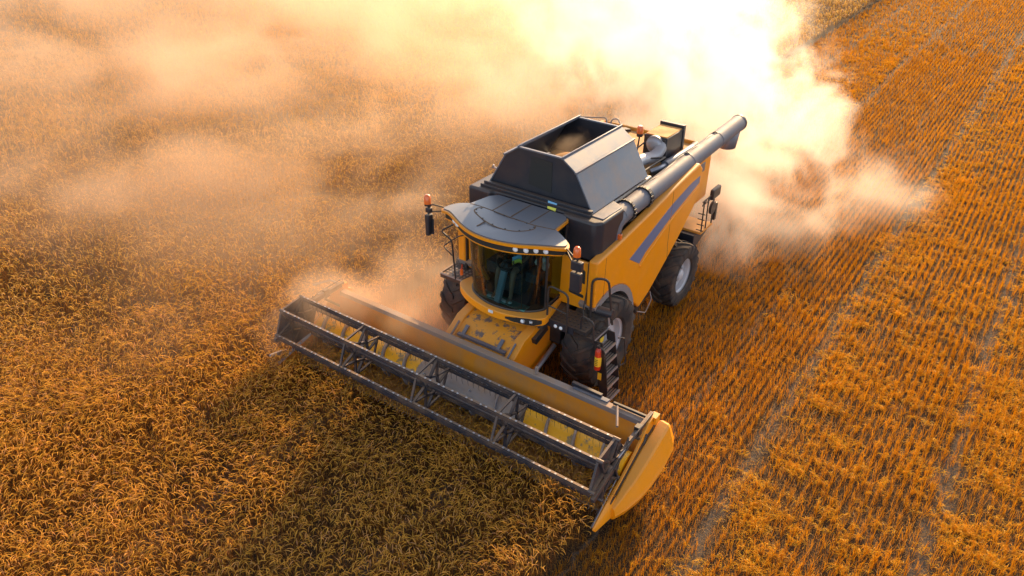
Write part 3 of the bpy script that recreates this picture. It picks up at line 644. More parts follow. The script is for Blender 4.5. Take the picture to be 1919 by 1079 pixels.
# auger
AY, AZ, AR = -2.76, .72, .275
b = MB().mat(YELA); b.tube([(HX0 + .02, AY, AZ), (HX1 - .02, AY, AZ)], AR, 28)
aug = b.build('auger', combine, smooth=40)
b = MB().mat(RAIL); b.tube([(-.75, AY, AZ), (1.55, AY, AZ)], AR + .006, 28); b.build('finger_drum', aug, smooth=40)
b = MB().mat(RAIL)
def flight(x0, x1, turns, hand):
    n = int(abs(turns) * 28); vi, vo = [], []
    for k in range(n + 1):
        u = k / n; a = hand * 2 * math.pi * turns * u; x = x0 + (x1 - x0) * u
        vi.append((x, AY + math.cos(a) * AR * .98, AZ + math.sin(a) * AR * .98)); vo.append((x, AY + math.cos(a) * .365, AZ + math.sin(a) * .365))
    b.add(vi + vo, [(i, i + 1, n + 2 + i, n + 1 + i) for i in range(n)])
flight(HX0 + .05, -.6, 5.2, 1); flight(HX1 - .05, .6, 5.6, -1)
b.build('flighting', aug, smooth=60).modifiers.new('th', 'SOLIDIFY').thickness = .03
for k in range(16):
    b = MB().mat(STEEL); a = k * 2.4; x_ = -.6 + k * .08; b.tube([(x_, AY + math.cos(a) * AR, AZ + math.sin(a) * AR), (x_, AY + math.cos(a) * .36, AZ + math.sin(a) * .36)], .012, 6); b.build('retracting_finger', aug)
# end plates and crop dividers
def divider(s, xi, xo):
    b = MB().mat(YEL)
    # inner end plate
    b.prism([(-2.02, .30), (-2.02, 1.28), (-2.12, 1.42), (-2.30, 1.40), (-2.70, 1.02), (-3.15, .78), (-3.5, .62), (-3.72, .40), (-3.6, .20)], 'x', xi, xi + .05 * s)
    root = b.build('crop_divider', combine, bevel=.012)
    # outer shield: rounded hull
    b = MB().mat(YEL)
    secs = [(-1.80, .62, 1.15, .26), (-1.93, .40, 1.24, .32), (-2.3, .28, 1.14, .34), (-2.7, .23, .97, .325), (-3.0, .22, .81, .28), (-3.3, .23, .64, .19), (-3.5, .26, .50, .10)]
    vs_ = []
    for (y, zb, zt_, wd) in secs:
        x0 = xi + .075 * s; h_ = zt_ - zb
        prof = [(0, zb), (0, zt_ - .01), (.02, zt_), (wd * .52, zt_ - .03 * h_), (wd * .62, zt_ - .07 * h_), (wd * .97, zt_ - .46 * h_), (wd * .91, zt_ - .52 * h_), (wd, zt_ - .60 * h_), (wd * .8, zb + .12 * h_), (wd * .45, zb)]
        vs_ += [(x0 + s * px, y, z) for px, z in prof]
    n = 10
    b.add(vs_, [(i * n + k, i * n + (k + 1) % n, (i + 1) * n + (k + 1) % n, (i + 1) * n + k) for i in range(len(secs) - 1) for k in range(n)] + [tuple(range(n)), tuple((len(secs) - 1) * n + k for k in range(n))])
    b.build('divider_shield', root, smooth=16)
    b = MB().mat(YEL)
    # nose: pyramid running to the tip
    xm = xi + .04 * s; tip = (xm, -4.02, .42)
    ring = [(xi - .06 * s, -3.02, .32), (xi - .05 * s, -3.02, .74), (xi + .02 * s, -3.02, .80), (xi + .10 * s, -3.02, .70), (xi + .13 * s, -3.02, .32)]
    r2 = [(xi - .05 * s, -3.45, .31), (xi - .04 * s, -3.45, .61), (xi + .02 * s, -3.45, .65), (xi + .09 * s, -3.45, .55), (xi + .12 * s, -3.45, .30)]
    r3 = [(xm - .03 * s, -3.95, .34), (xm - .03 * s, -3.95, .44), (xm, -3.95, .46), (xm + .03 * s, -3.95, .43), (xm + .03 * s, -3.95, .33)]
    b.add(ring + r2 + r3 + [tip], [(i + 5 * j, (i + 1) % 5 + 5 * j, (i + 1) % 5 + 5 * (j + 1), i + 5 * (j + 1)) for j in range(2) for i in range(5)] + [(10 + i, 10 + (i + 1) % 5, 15) for i in range(5)] + [(0, 1, 2, 3, 4)])
    b.build('divider_nose', root, bevel=.008)
    b = MB().mat(STEEL); b.plate([(xi - .07 * s, -3.08, .74), (xi - .04 * s, -3.08, .80), (xm - .01 * s, -4.0, .47), (xm - .045 * s, -4.0, .42)], .008); b.build('divider_point', root)
    b = MB().mat(BLK); b.tube([(xi + .06 * s, -2.36, 1.22), (xi + .06 * s, -2.58, .82)], .03, 8); b.prism([(-2.05, 1.24), (-2.5, 1.1), (-3.1, .78), (-3.5, .58), (-3.5, .5), (-3.1, .7), (-2.5, 1.0), (-2.05, 1.1)], 'x', xi + .05 * s, xi + .075 * s); b.build('divider_gap', root)
    b = MB().mat(YEL); b.box(min(xi - .02 * s, xi + .10 * s), max(xi - .02 * s, xi + .10 * s), -2.14, -1.98, 1.28, 1.42); b.mat(INK).box(min(xi + .02 * s, xi + .06 * s), max(xi + .02 * s, xi + .06 * s), -2.144, -2.138, 1.34, 1.38); b.build('divider_latch', root, bevel=.01)
divider(1, 3.72, 4.0); divider(-1, -3.54, -3.8)
b = MB().mat(RAIL); b.prism([(-3.7, .52), (-3.9, .58), (-4.12, .66), (-4.10, .70), (-3.88, .66), (-3.7, .60)], 'x', -3.64, -3.60); b.build('divider_rod', head)
for q_ in ([(-3.56, -2.0, 1.30), (-3.60, -2.75, 1.46)], [(3.10, -2.15, 1.34), (3.32, -2.55, 1.28)], [(-3.55, -2.05, 1.35), (-3.7, -2.3, 1.55), (-3.9, -2.6, 1.5)]):
    b = MB().mat(RAIL); b.tube(q_, .024, 6); b.build('stay_rod', head)

# ---- reel
RY, RZ, RR = -3.44, 1.20, .52
RX0, RX1 = -3.47, 3.60
b = MB().mat(REEL); b.tube([(RX0, RY, RZ), (RX1, RY, RZ)], .055, 14)
reel = b.build('reel', combine, smooth=40)
ang = [R(68 + 60 * k) for k in range(6)]
bp_ = [(RY + RR * math.cos(a), RZ + RR * math.sin(a)) for a in ang]   # note: +Y is to the rear
for (y, z) in bp_:
    b = MB().mat(REEL); b.beam((RX0, y, z), (RX1, y, z), .046, .048); 
    b.beam((RX0, y - .028, z - .035), (RX1, y - .028, z - .035), .010, .055)
    b.mat(STEEL)
    x_ = RX0 + .06; k = 0
    while x_ < RX1 - .05:
        b.box(x_, x_ + .034, y - .030, y - .002, z + .024, z + .036)
        x_ += .11 if k % 2 == 0 else .19; k += 1
    bat = b.build('bat', reel)
    b = MB().mat(BLK); x_ = RX0 + .08
    while x_ < RX1 - .05:
        j = random.uniform(-.01, .01)
        vs_ = []
        for (dy, dz, w_) in ((-.03, -.03, .004), (-.035 + j, -.12, .0032), (-.02 + j, -.20, .0022)):
            vs_ += [(x_ - w_, y + dy - w_, z + dz), (x_ + w_, y + dy - w_, z + dz), (x_, y + dy + w_, z + dz)]
        b.add(vs_, [(3 * i + q, 3 * i + (q + 1) % 3, 3 * i + 3 + (q + 1) % 3, 3 * i + 3 + q) for i in range(2) for q in range(3)])
        x_ += .125
    o_ = b.build('tine', reel); o_['kind'] = 'stuff'
def spider(x_, solid=False):
    b = MB().mat(REEL)
    for k in range(6):
        (y0, z0), (y1, z1) = bp_[k], bp_[(k + 1) % 6]
        b.beam((x_, y0, z0), (x_, y1, z1), .03, .04, up=(1, 0, 0))
        am = (ang[k] + R(30)); im = (RY + .20 * math.cos(am), RZ + .20 * math.sin(am))
        b.beam((x_ + .04, y0, z0), (x_ + .04, im[0], im[1]), .03, .05, up=(1, 0, 0)); b.beam((x_ + .04, y1, z1), (x_ + .04, im[0], im[1]), .03, .05, up=(1, 0, 0))
        a2 = ang[k] - R(30); i0 = (RY + .20 * math.cos(a2), RZ + .20 * math.sin(a2)); b.beam((x_ + .04, i0[0], i0[1]), (x_ + .04, im[0], im[1]), .04, .05, up=(1, 0, 0))
    if solid:
        sh = MB().mat(REEL)
        sh.prism([(RY + RR * .97 * math.cos(a), RZ + RR * .97 * math.sin(a)) for a in ang], 'x', x_ + .01, x_ + .018)
        b.add(sh.v, sh.f)
        for (y, z) in bp_: b.tube([(x_ - .03, y, z), (x_ + .09, y, z)], .035, 10)
    b.build('spider', reel)
for x_ in (-1.75, 0.0, 1.75): spider(x_)
spider(RX1 + .03, True); spider(RX0 - .03, True)
for s, xx in ((1, 3.70), (-1, -3.56)):
    b = MB().mat(REEL)
    b.beam((xx, -2.06, 1.42), (xx, -2.9, 1.38), .06, .10); b.beam((xx, -2.85, 1.38), (xx, -3.98, .98), .06, .10); b.tube([(xx, RY, RZ - .02), (xx - .1 * s, RY, RZ)], .09, 14)
    b.mat(STEEL).tube([(xx + .02 * s, -2.5, 1.45), (xx + .02 * s, -3.25, 1.33)], .022, 8); b.mat(BLK).tube([(xx + .01, -2.2, .9), (xx + .01, -2.62, 1.30)], .03, 8)
    b.tube(rounded([(xx + .04 * s, -2.1, 1.5), (xx + .05 * s, -2.7, 1.48), (xx + .05 * s, -3.2, 1.3), (xx + .03 * s, -3.4, 1.2)], .1), .014, 6); b.tube(rounded([(xx, -2.9, 1.5), (xx + .03 * s, -3.0, 1.38), (xx + .02 * s, -3.2, 1.42)], .05), .018, 6)
    b.box(xx - .05, xx + .05, -2.62, -2.5, 1.32, 1.5)
    b.build('reel_arm', reel, bevel=.006)

# ================================================================== things carried by the harvester
ext = empty('fire_extinguisher', 'red fire extinguisher with yellow label strapped to the black ladder plate', 'fire extinguisher', (2.09, -1.035, 1.02))
b = MB().mat(RED); b.lathe([(0, 0), (.058, .0), (.065, .02), (.065, .40), (.05, .455), (.025, .475), (0.02, .49), (0, .49)], (0, 0, 0), 'z', 18); b.build('cylinder', ext, smooth=40)
b = MB().mat(LBL); b.lathe([(.0665, .09), (.0665, .30)], (0, 0, 0), 'z', 18); b.mat(INK)
for k in range(4): b.box(-.03 + .012 * (k % 2), .03, -.0705, -.0672, .12 + k * .04, .132 + k * .04)
b.build('instruction_label', ext, smooth=40)
b = MB().mat(BLK); b.tube([(0, 0, .48), (0, 0, .54)], .025, 8); b.beam((0, .03, .54), (0, -.07, .56), .025, .015); b.tube(rounded([(0, -.02, .53), (.07, -.02, .5), (.075, 0, .3)], .04), .012, 6); b.build('valve', ext)

flag = empty('hand_flag', 'small blue and yellow flag on a stick behind the cab windscreen', 'flag', (.42, -1.30, 1.92))
b = MB().mat(SEAM); b.tube([(.10, -.02, 0), (-.07, .22, 1.0)], .009, 6); b.build('stick', flag)
b = MB().mat(FBL)
def fl_(u, v): return (-.07 - .20 * u, .21 + .03 * math.sin(u * 5), .98 - .05 * u - .16 * v + .02 * math.sin(u * 4))
for mt, v0, v1 in ((FBL, 0, .5), (FYE, .5, 1)):
    b.mat(mt); b.add([fl_(i / 6, v) for v in (v0, v1) for i in range(7)], [(i, i + 1, 8 + i, 7 + i) for i in range(6)])
b.build('cloth', flag, smooth=60).modifiers.new('th', 'SOLIDIFY').thickness = .003

# driver: one continuous skinned body
def skin(name, nodes, edges, mat_, parent, sub=2, root=0):
    me = bpy.data.meshes.new(name); me.from_pydata([n[:3] for n in nodes], edges, []); me.materials.append(mat_)
    o = bpy.data.objects.new(name, me); COL.objects.link(o)
    if parent: o.parent = parent
    sk = o.modifiers.new('skin', 'SKIN'); sk.use_smooth_shade = True
    if not me.skin_vertices: me.skin_vertices.new()
    for i, n in enumerate(nodes): me.skin_vertices[0].data[i].radius = (n[3], n[4] if len(n) > 4 else n[3]); me.skin_vertices[0].data[i].use_root = (i == root)
    ss = o.modifiers.new('sub', 'SUBSURF'); ss.levels = 1; ss.render_levels = sub
    return o
nodes = [(0, -.66, 2.50, .14, .12), (0, -.62, 2.72, .14, .11), (0, -.60, 2.92, .17, .11), (0, -.61, 3.02, .06, .06), (0, -.64, 3.10, .065, .07), (0, -.66, 3.20, .08, .095), (0, -.66, 3.27, .05, .06)]
edges = [(0, 1), (1, 2), (2, 3), (3, 4), (4, 5), (5, 6)]
for s in (1, -1):
    k = len(nodes)
    nodes += [(.10 * s, -.72, 2.49, .095), (.14 * s, -.93, 2.50, .08), (.17 * s, -1.10, 2.49, .062), (.17 * s, -1.16, 2.25, .055), (.17 * s, -1.17, 2.02, .04), (.17 * s, -1.22, 1.955, .042, .035), (.18 * s, -1.34, 1.94, .038, .025)]
    edges += [(0, k)] + [(k + i, k + i + 1) for i in range(6)]
    k = len(nodes)
    nodes += [(.19 * s, -.62, 2.91, .06), (.25 * s, -.72, 2.72, .045), (.23 * s, -.90, 2.66, .036), (.19 * s, -1.02, 2.71, .028), (.175 * s, -1.08, 2.735, .03, .016)]
    edges += [(2, k)] + [(k + i, k + i + 1) for i in range(4)]
    h = len(nodes) - 1; hx, hy, hz = nodes[h][:3]
    for j in range(4):
        q = len(nodes); off = (j - 1.5) * .017
        nodes += [(hx + .010 * s, hy - .035, hz + off + .004, .009), (hx + .020 * s, hy - .060 - .004 * (j % 2), hz + off - .002, .0085), (hx + .004 * s, hy - .072, hz + off - .014, .0078)]
        edges += [(h, q), (q, q + 1), (q + 1, q + 2)]
    q = len(nodes); nodes += [(hx - .022 * s, hy - .010, hz + .022, .0095), (hx - .026 * s, hy - .035, hz + .020, .0085)]; edges += [(h, q), (q, q + 1)]
per = skin('person', nodes, edges, SKIN, None)
tag(per, 'seated driver in light blue shirt, dark shorts and green cap holding the steering wheel', 'person')
b = MB().mat(SKIN); b.ball((0, -.765, 3.17), .016, 8, (.8, 1.1, 1.2)); b.mat(INK); b.ball((-.03, -.748, 3.195), .010, 6); b.ball((.03, -.748, 3.195), .010, 6); b.box(-.022, .022, -.752, -.745, 3.118, 3.126); b.build('face', per, smooth=60)
b = MB().mat(SKIN); b.ball((-.083, -.655, 3.175), .026, 8, (.4, .7, 1)); b.ball((.083, -.655, 3.175), .026, 8, (.4, .7, 1)); b.build('ear', per, smooth=60)
b = MB().mat(CAP); b.lathe([(.104, -.02), (.104, .03), (.09, .075), (.05, .10), (0, .107)], (0, -.665, 3.22), 'z', 20); b.prism([(-.08, -.73), (.08, -.73), (.07, -.83), (0, -.86), (-.07, -.83)], 'z', 3.215, 3.225); b.build('cap', per, smooth=50)
skin('shirt', [(0, -.655, 2.52, .152, .132), (0, -.62, 2.72, .152, .122), (0, -.60, 2.91, .182, .122), (0, -.605, 2.975, .085, .075)] + [(.19 * s, -.62, 2.91, .073) for s in (1, -1)] + [(.245 * s, -.71, 2.74, .062) for s in (1, -1)], [(0, 1), (1, 2), (2, 3), (2, 4), (2, 5), (4, 6), (5, 7)], SHIRT, per)
skin('shorts', [(0, -.66, 2.49, .150, .13)] + [(.10 * s, -.72, 2.49, .107) for s in (1, -1)] + [(.14 * s, -.93, 2.50, .094) for s in (1, -1)] + [(.155 * s, -1.0, 2.50, .088) for s in (1, -1)], [(0, 1), (0, 2), (1, 3), (2, 4), (3, 5), (4, 6)], SHORT, per)

# ================================================================== ground and vegetation
m, t, bs = new_mat('field_soil')
c = ramp(t, noise(t, 1.2, 8, 0.65), [(0.35, (0.026, 0.017, 0.010)), (0.55, (0.042, 0.028, 0.018)), (0.75, (0.075, 0.058, 0.045))])
tcs = t.nodes.new('ShaderNodeTexCoord'); sxs = t.nodes.new('ShaderNodeSeparateXYZ'); t.links.new(tcs.outputs['Object'], sxs.inputs[0])
xw = math_(t, 'ADD', sxs.outputs[0], math_(t, 'MULTIPLY', math_(t, 'SUBTRACT', noise(t, 1.6, 3), .5), .9))
st_ = None
for x0, w0 in ((5.12, .26), (8.12, .24), (1.12, .2), (3.62, .08), (11.2, .3), (-2, .3)):
    e_ = math_(t, 'SUBTRACT', 1.0, math_(t, 'DIVIDE', math_(t, 'ABSOLUTE', math_(t, 'SUBTRACT', xw, x0)), w0), clamp=True)
    st_ = e_ if st_ is None else math_(t, 'MAXIMUM', st_, e_)
c = mixc(t, math_(t, 'MULTIPLY', st_, math_(t, 'ADD', 0.3, math_(t, 'MULTIPLY', noise(t, 5, 5, .7), 1.6)), clamp=True), c, (0.085, 0.073, 0.062))
c = mixc(t, ramp(t, noise(t, 40, 4, 0.7), [(0.5, (0, 0, 0)), (0.62, (1, 1, 1))]), c, (0.22, 0.115, 0.035))
t.links.new(c, bs.inputs['Base Color']); bs.inputs['Roughness'].default_value = 0.95; bs.inputs['Specular IOR Level'].default_value = 0.1
bp0 = t.nodes.new('ShaderNodeBump'); bp0.inputs['Strength'].default_value = 0.7; bp0.inputs['Distance'].default_value = 0.05
t.links.new(noise(t, 14, 6, 0.7), bp0.inputs['Height']); t.links.new(bp0.outputs[0], bs.inputs['Normal'])
SOIL = m
b = MB().mat(SOIL); b.add([(-600, -200, 0), (600, -200, 0), (600, 1200, 0), (-600, 1200, 0)], [(0, 1, 2, 3)])
tag(b.build('ground'), kind='structure')

def straw_mat(name, trans=0.4):
    m, t, bs = new_mat(name); t.nodes.remove(bs)
    at = t.nodes.new('ShaderNodeAttribute'); at.attribute_name = 'straw_colour'
    d = t.nodes.new('ShaderNodeBsdfDiffuse'); tr = t.nodes.new('ShaderNodeBsdfTranslucent'); mx = t.nodes.new('ShaderNodeMixShader'); mx.inputs[0].default_value = trans
    gl = t.nodes.new('ShaderNodeBsdfGlossy'); gl.inputs['Roughness'].default_value = 0.45; m2 = t.nodes.new('ShaderNodeMixShader'); m2.inputs[0].default_value = 0.02
    for n in (d, tr): t.links.new(at.outputs['Color'], n.inputs['Color'])
    t.links.new(d.outputs[0], mx.inputs[1]); t.links.new(tr.outputs[0], mx.inputs[2]); t.links.new(mx.outputs[0], m2.inputs[1]); t.links.new(gl.outputs[0], m2.inputs[2])
    t.links.new(m2.outputs[0], t.nodes['Material Output'].inputs[0]); return m
WHEAT = straw_mat('ripe_wheat', 0.35); STUB = straw_mat('cut_straw', 0.35)

CAMn = np.array(CAM); Fn = np.array(F); Rn = np.array(R1); Un = np.array(U1); FOC = 1472.0
def project(p):
    d = p - CAMn; wz = d @ Fn; ok = wz > 0.5; wz = np.where(ok, wz, 1)
    return 959.5 + FOC * (d @ Rn) / wz, 539.5 - FOC * (d @ Un) / wz, np.linalg.norm(d, axis=1), ok
def in_view(p, m_=280):
    u, v, d, ok = project(p)
    return ok & (u > -m_) & (u < 1919 + m_) & (v > -m_) & (v < 1079 + m_ * 1.2)
# smooth value noise on a grid, for growth differences in the field
def vnoise(xy, scale, seed):
    r_ = np.random.default_rng(seed); g = r_.random((128, 128)); q = xy / scale; i = np.floor(q).astype(int); f = q - i; f = f * f * (3 - 2 * f)
    a = g[i[:, 0] % 128, i[:, 1] % 128]; b_ = g[(i[:, 0] + 1) % 128, i[:, 1] % 128]; c_ = g[i[:, 0] % 128, (i[:, 1] + 1) % 128]; d_ = g[(i[:, 0] + 1) % 128, (i[:, 1] + 1) % 128]
    return (a * (1 - f[:, 0]) + b_ * f[:, 0]) * (1 - f[:, 1]) + (c_ * (1 - f[:, 0]) + d_ * f[:, 0]) * f[:, 1]
class Straw:
    def __init__(s): s.v = []; s.q = []; s.c = []; s.n = 0
    def ribbon(s, P, W, S, Ccol):
        """P (n,k,3) centre lines, W (n,k) half widths, S (n,3) or (n,k,3) side vectors, Ccol (n,3) or (n,k,3)"""
        n, k, _ = P.shape
        if S.ndim == 2: S = np.repeat(S[:, None, :], k, 1)
        if Ccol.ndim == 2: Ccol = np.repeat(Ccol[:, None, :], k, 1)
        V = np.stack([P - S * W[..., None], P + S * W[..., None]], 2).reshape(-1, 3)
        base = s.n + (np.arange(n) * 2 * k)[:, None] + (np.arange(k - 1) * 2)[None, :]
        Q = np.stack([base, base + 1, base + 3, base + 2], -1).reshape(-1, 4)
        s.v.append(V.astype(np.float32)); s.q.append(Q.astype(np.int32)); s.c.append(np.repeat(Ccol.reshape(-1, 3), 2, 0).astype(np.float32)); s.n += len(V)
    def build(s, name, mat_):
        V = np.concatenate(s.v); Q = np.concatenate(s.q); Cc = np.concatenate(s.c)
        me = bpy.data.meshes.new(name); me.vertices.add(len(V)); me.vertices.foreach_set('co', V.ravel())
        me.loops.add(Q.size); me.loops.foreach_set('vertex_index', Q.ravel()); me.polygons.add(len(Q)); me.polygons.foreach_set('loop_start', np.arange(len(Q), dtype=np.int32) * 4)
        me.update(calc_edges=True); at = me.attributes.new('straw_colour', 'FLOAT_COLOR', 'POINT')
        at.data.foreach_set('color', np.concatenate([Cc, np.ones((len(Cc), 1), np.float32)], 1).ravel()); me.materials.append(mat_)
        me.polygons.foreach_set('use_smooth', np.ones(len(Q), bool))
        o = bpy.data.objects.new(name, me); COL.objects.link(o); return o
def scatter(x0, x1, y0, y1, dens):
    n = int((x1 - x0) * (y1 - y0) * dens); return np.stack([rng.uniform(x0, x1, n), rng.uniform(y0, y1, n)], 1)
def band(p, lo, hi):
    P3 = np.concatenate([p, np.full((len(p), 1), .4)], 1); d = np.linalg.norm(P3 - CAMn, axis=1)
    d = d * (1 + .16 * (rng.random(len(p)) - .5)); return p[(d >= lo) & (d < hi) & in_view(P3)]

# ---- standing wheat
wheat = Straw()
def wheat_at(p, lod):
    n = len(p)
    if not n: return
    d = np.linalg.norm(np.concatenate([p, np.full((n, 1), .7)], 1) - CAMn, axis=1)
    ws = np.maximum(1, d / 15) ** 0.8
    big = vnoise(p, 2.6, 1); small = vnoise(p, .55, 2); lodge = vnoise(p, 1.1, 3)
    H = .60 + .20 * big + .16 * small + rng.normal(0, .045, n)
    az = rng.uniform(0, 2 * np.pi, n) * .75 + 2 * np.pi * vnoise(p, 1.9, 4)
    lean = .05 + .30 * lodge ** 2 + rng.random(n) * .16
    dirv = np.stack([np.cos(az), np.sin(az)], 1)
    if lod < 2: s_ = np.array([.10, .50, .79, .86, .895, .93, .97, 1.01])
    else: s_ = np.array([.35, .80, .92, 1.08])
    end = rng.uniform(1.0, 3.1, n); phi = lean[:, None] * (.4 + .6 * np.minimum(1, s_[None] / .8)) + np.clip((s_[None] - .78) / .22, 0, 1.1) ** 1.2 * end[:, None]
    L = H * 1.04
    ds = np.diff(np.concatenate([[0], s_]))
    hor = np.cumsum(np.sin(phi) * ds[None], 1) * L[:, None]; ver = np.cumsum(np.cos(phi) * ds[None], 1) * L[:, None]
    P = np.concatenate([p[:, None, :] + dirv[:, None, :] * hor[..., None], ver[..., None]], -1)
    side = np.stack([-dirv[:, 1], dirv[:, 0], np.zeros(n)], 1)
    tone = rng.random(n); warm = rng.random(n)
    pale = (rng.random(n) < .22) * rng.random(n); ear = np.stack([.50 + .40 * tone, .245 + .215 * tone + .03 * warm, .025 + .05 * tone + .10 * pale], 1)
    stem = np.stack([.24 + .12 * warm, .092 + .055 * warm, .010 + .01 * tone], 1)
    k = len(s_); ie = 3 if lod < 2 else 1
    cols = np.repeat(stem[:, None], k, 1); cols[:, ie:] = ear[:, None]
    W = np.full((n, k), .0019); 
    ew = np.array([.0022, .0054, .0060, .0052, .0022])[:k - 3] if lod < 2 else np.array([.0065, .0085, .004])
    W[:, k - len(ew):] = ew; W = W * ws[:, None]
    if lod < 2:
        st = 3
        wheat.ribbon(P[:, :st + 1], W[:, :st + 1], side, cols[:, :st + 1])
        # ear as two crossed blades
        Pe = P[:, st:]; We = W[:, st:]; Ce = cols[:, st:].copy(); Ce[:, 0] = ear
        wheat.ribbon(Pe, We, side, Ce)
        if lod == 0:
            tg = np.gradient(Pe, axis=1); tg /= np.linalg.norm(tg, axis=2, keepdims=True); up = np.cross(np.repeat(side[:, None], Pe.shape[1], 1), tg)
            wheat.ribbon(Pe, We * .9, up, Ce)
    else:
        wheat.ribbon(P, W, side, cols)
    # a dry leaf on most plants
    kk = rng.random(n) < .34; q = p[kk]; nl = len(q)
    la = rng.uniform(0, 2 * np.pi, nl); ld = np.stack([np.cos(la), np.sin(la), np.zeros(nl)], 1); zl = H[kk] * rng.uniform(.45, .85, nl); ll = rng.uniform(.10, .24, nl); dr = rng.uniform(.2, 1.2, nl)
    u = np.array([0, .45, .8, 1.0]) if lod == 0 else np.array([0, .6, 1.0])
    frac = zl / H[kk]; b0 = q + dirv[kk] * (np.sin(lean[kk]) * zl)[:, None]
    Lp = np.concatenate([b0, zl[:, None]], 1)[:, None] + ld[:, None] * (u[None] * ll[:, None] * .8)[..., None]; Lp[..., 2] += ll[:, None] * (u[None] * .75 - dr[:, None] * u[None] ** 2)
    ls = np.stack([-ld[:, 1], ld[:, 0], np.zeros(nl)], 1); Wl = np.repeat((np.array([.0022, .004, .003, .0008]) if lod == 0 else np.array([.003, .005, .001]))[None], nl, 0) * ws[kk][:, None]
    lc = np.stack([.32 + .2 * warm[kk], .125 + .09 * warm[kk], .013 + .02 * tone[kk]], 1)
    wheat.ribbon(Lp, Wl, ls, lc)
def crop_area(p): return ((p[:, 1] < -2.98) & (p[:, 0] < 3.60 + .05 * np.sin(p[:, 1] * 7))) | (p[:, 0] < -3.66 + .06 * np.sin(p[:, 1] * 3))
for (lo, hi, dens, lod) in ((0, 19, 460, 0), (19, 29, 230, 1), (29, 45, 90, 2), (45, 75, 34, 2), (75, 130, 10, 2)):
    p = scatter(-75, 3.8, -14, 95, dens) if hi > 30 else scatter(-26, 3.8, -14, 22, dens)
    p = band(p, lo, hi); p = p[crop_area(p)]
    keep = rng.random(len(p)) < .45 + .75 * vnoise(p, .38, 5)
    wheat_at(p[keep], lod)
tag(wheat.build('standing_wheat', WHEAT), 'ripe golden wheat standing uncut around the front and far side of the harvester', 'wheat', kind='stuff')

# ---- stubble in drill rows, behind and beside the machine
def stub_area(p): return ~crop_area(p) & ~((p[:, 1] < -1.95) & (p[:, 1] > -3.9) & (p[:, 0] < 3.75) & (p[:, 0] > -3.7))
def strip(x, c_, w_): return np.exp(-((x - c_) / w_) ** 2)
def bare(p):   # wheel tracks and gaps between the passes, where the soil shows
    x = p[:, 0] + .12 * (vnoise(p, .9, 9) - .5) + .40 * (vnoise(p, .28, 10) - .5)
    return np.clip(.92 * strip(x, 5.08, .14) + .35 * strip(x, 5.35, .22) + .90 * strip(x, 8.10, .14) + .5 * strip(x, 3.62, .08) + .30 * strip(x, 2.55, .2) + .85 * strip(x, 1.12, .18) + .6 * strip(x, -2.0, .25) + .8 * strip(x, 11.2, .25) + .3 * strip(x, 6.6, .2), 0, 1)
def straw_zone(p):
    x = p[:, 0] + .5 * (vnoise(p, 1.2, 21) - .5)
    z = ((x > 5.02) & (x < 7.98)) * (.42 + .58 * strip(x, 5.55, .65)) + ((x > 8.1) & (x < 11)) * (.42 + .58 * strip(x, 8.65, .65)) + ((x > 11.4)) * .9 + ((x > -1.9) & (x < 1.0) & (p[:, 1] > 14)) * .8 + ((x < -2.2) & (p[:, 1] > 14)) * .7 + ((x > 3.75) & (x < 4.9)) * .12 * (p[:, 1] < 6)
    return z * (1 - .72 * bare(p))
stub = Straw(); SP = .15
def stubble_rows(lo, hi, step, ns, wmul):
    xs = np.arange(-3.6, 16, SP); ys = np.arange(-10, 95 if hi > 40 else 45, step)
    X, Y = np.meshgrid(xs, ys, indexing='ij'); p = np.stack([X.ravel(), Y.ravel()], 1)
    p = band(p, lo, hi); p = p[stub_area(p)]; p = np.repeat(p, ns, 0); n = len(p)
    p = p + np.stack([rng.normal(0, .027 if hi <= 20 else .020, n), rng.uniform(-step, step, n) * .9], 1)
    keep = rng.random(n) > np.maximum(bare(p) * .95, .55 * np.clip(straw_zone(p) - .25, 0, 1)); keep &= rng.random(n) < .45 + .75 * vnoise(p, .30, 6); p = p[keep]; n = len(p)
    d = np.linalg.norm(np.concatenate([p, np.full((n, 1), .1)], 1) - CAMn, axis=1); ws = np.maximum(1, d / 15) ** 0.8 * wmul
    h = .13 + .06 * rng.random(n) + .05 * vnoise(p, .45, 7)
    az = rng.uniform(0, 2 * np.pi, n); ln = rng.uniform(0, .45, n) ** 1.3
    dv = np.stack([np.cos(az) * np.sin(ln), np.sin(az) * np.sin(ln), np.cos(ln)], 1)
    u = np.array([0, .6, 1.0]); P = np.concatenate([p, np.zeros((n, 1))], 1)[:, None] + dv[:, None] * (u[None] * h[:, None])[..., None]
    P[:, 2, :2] += dv[:, :2] * (.25 * h)[:, None]
    sa = rng.uniform(0, 2 * np.pi, n); S = np.stack([np.cos(sa), np.sin(sa), np.zeros(n)], 1)
    tone = np.clip(.7 * rng.random(n) + .5 * (vnoise(p, .5, 8) - .3), 0, 1); Cc = np.stack([.42 + .36 * tone, .150 + .165 * tone, .002 + .006 * tone], 1)
    stub.ribbon(P, np.repeat(np.array([[.0028, .0024, .0018]]), n, 0) * ws[:, None], S, Cc)
stubble_rows(0, 20, .055, 6, 1.0); stubble_rows(20, 30, .07, 5, 1.1); stubble_rows(30, 48, .12, 4, 1.3); stubble_rows(48, 110, .35, 4, 1.7)
tag(stub.build('stubble', STUB), 'short orange stubble left in drill rows on the harvested ground', 'stubble', kind='stuff')

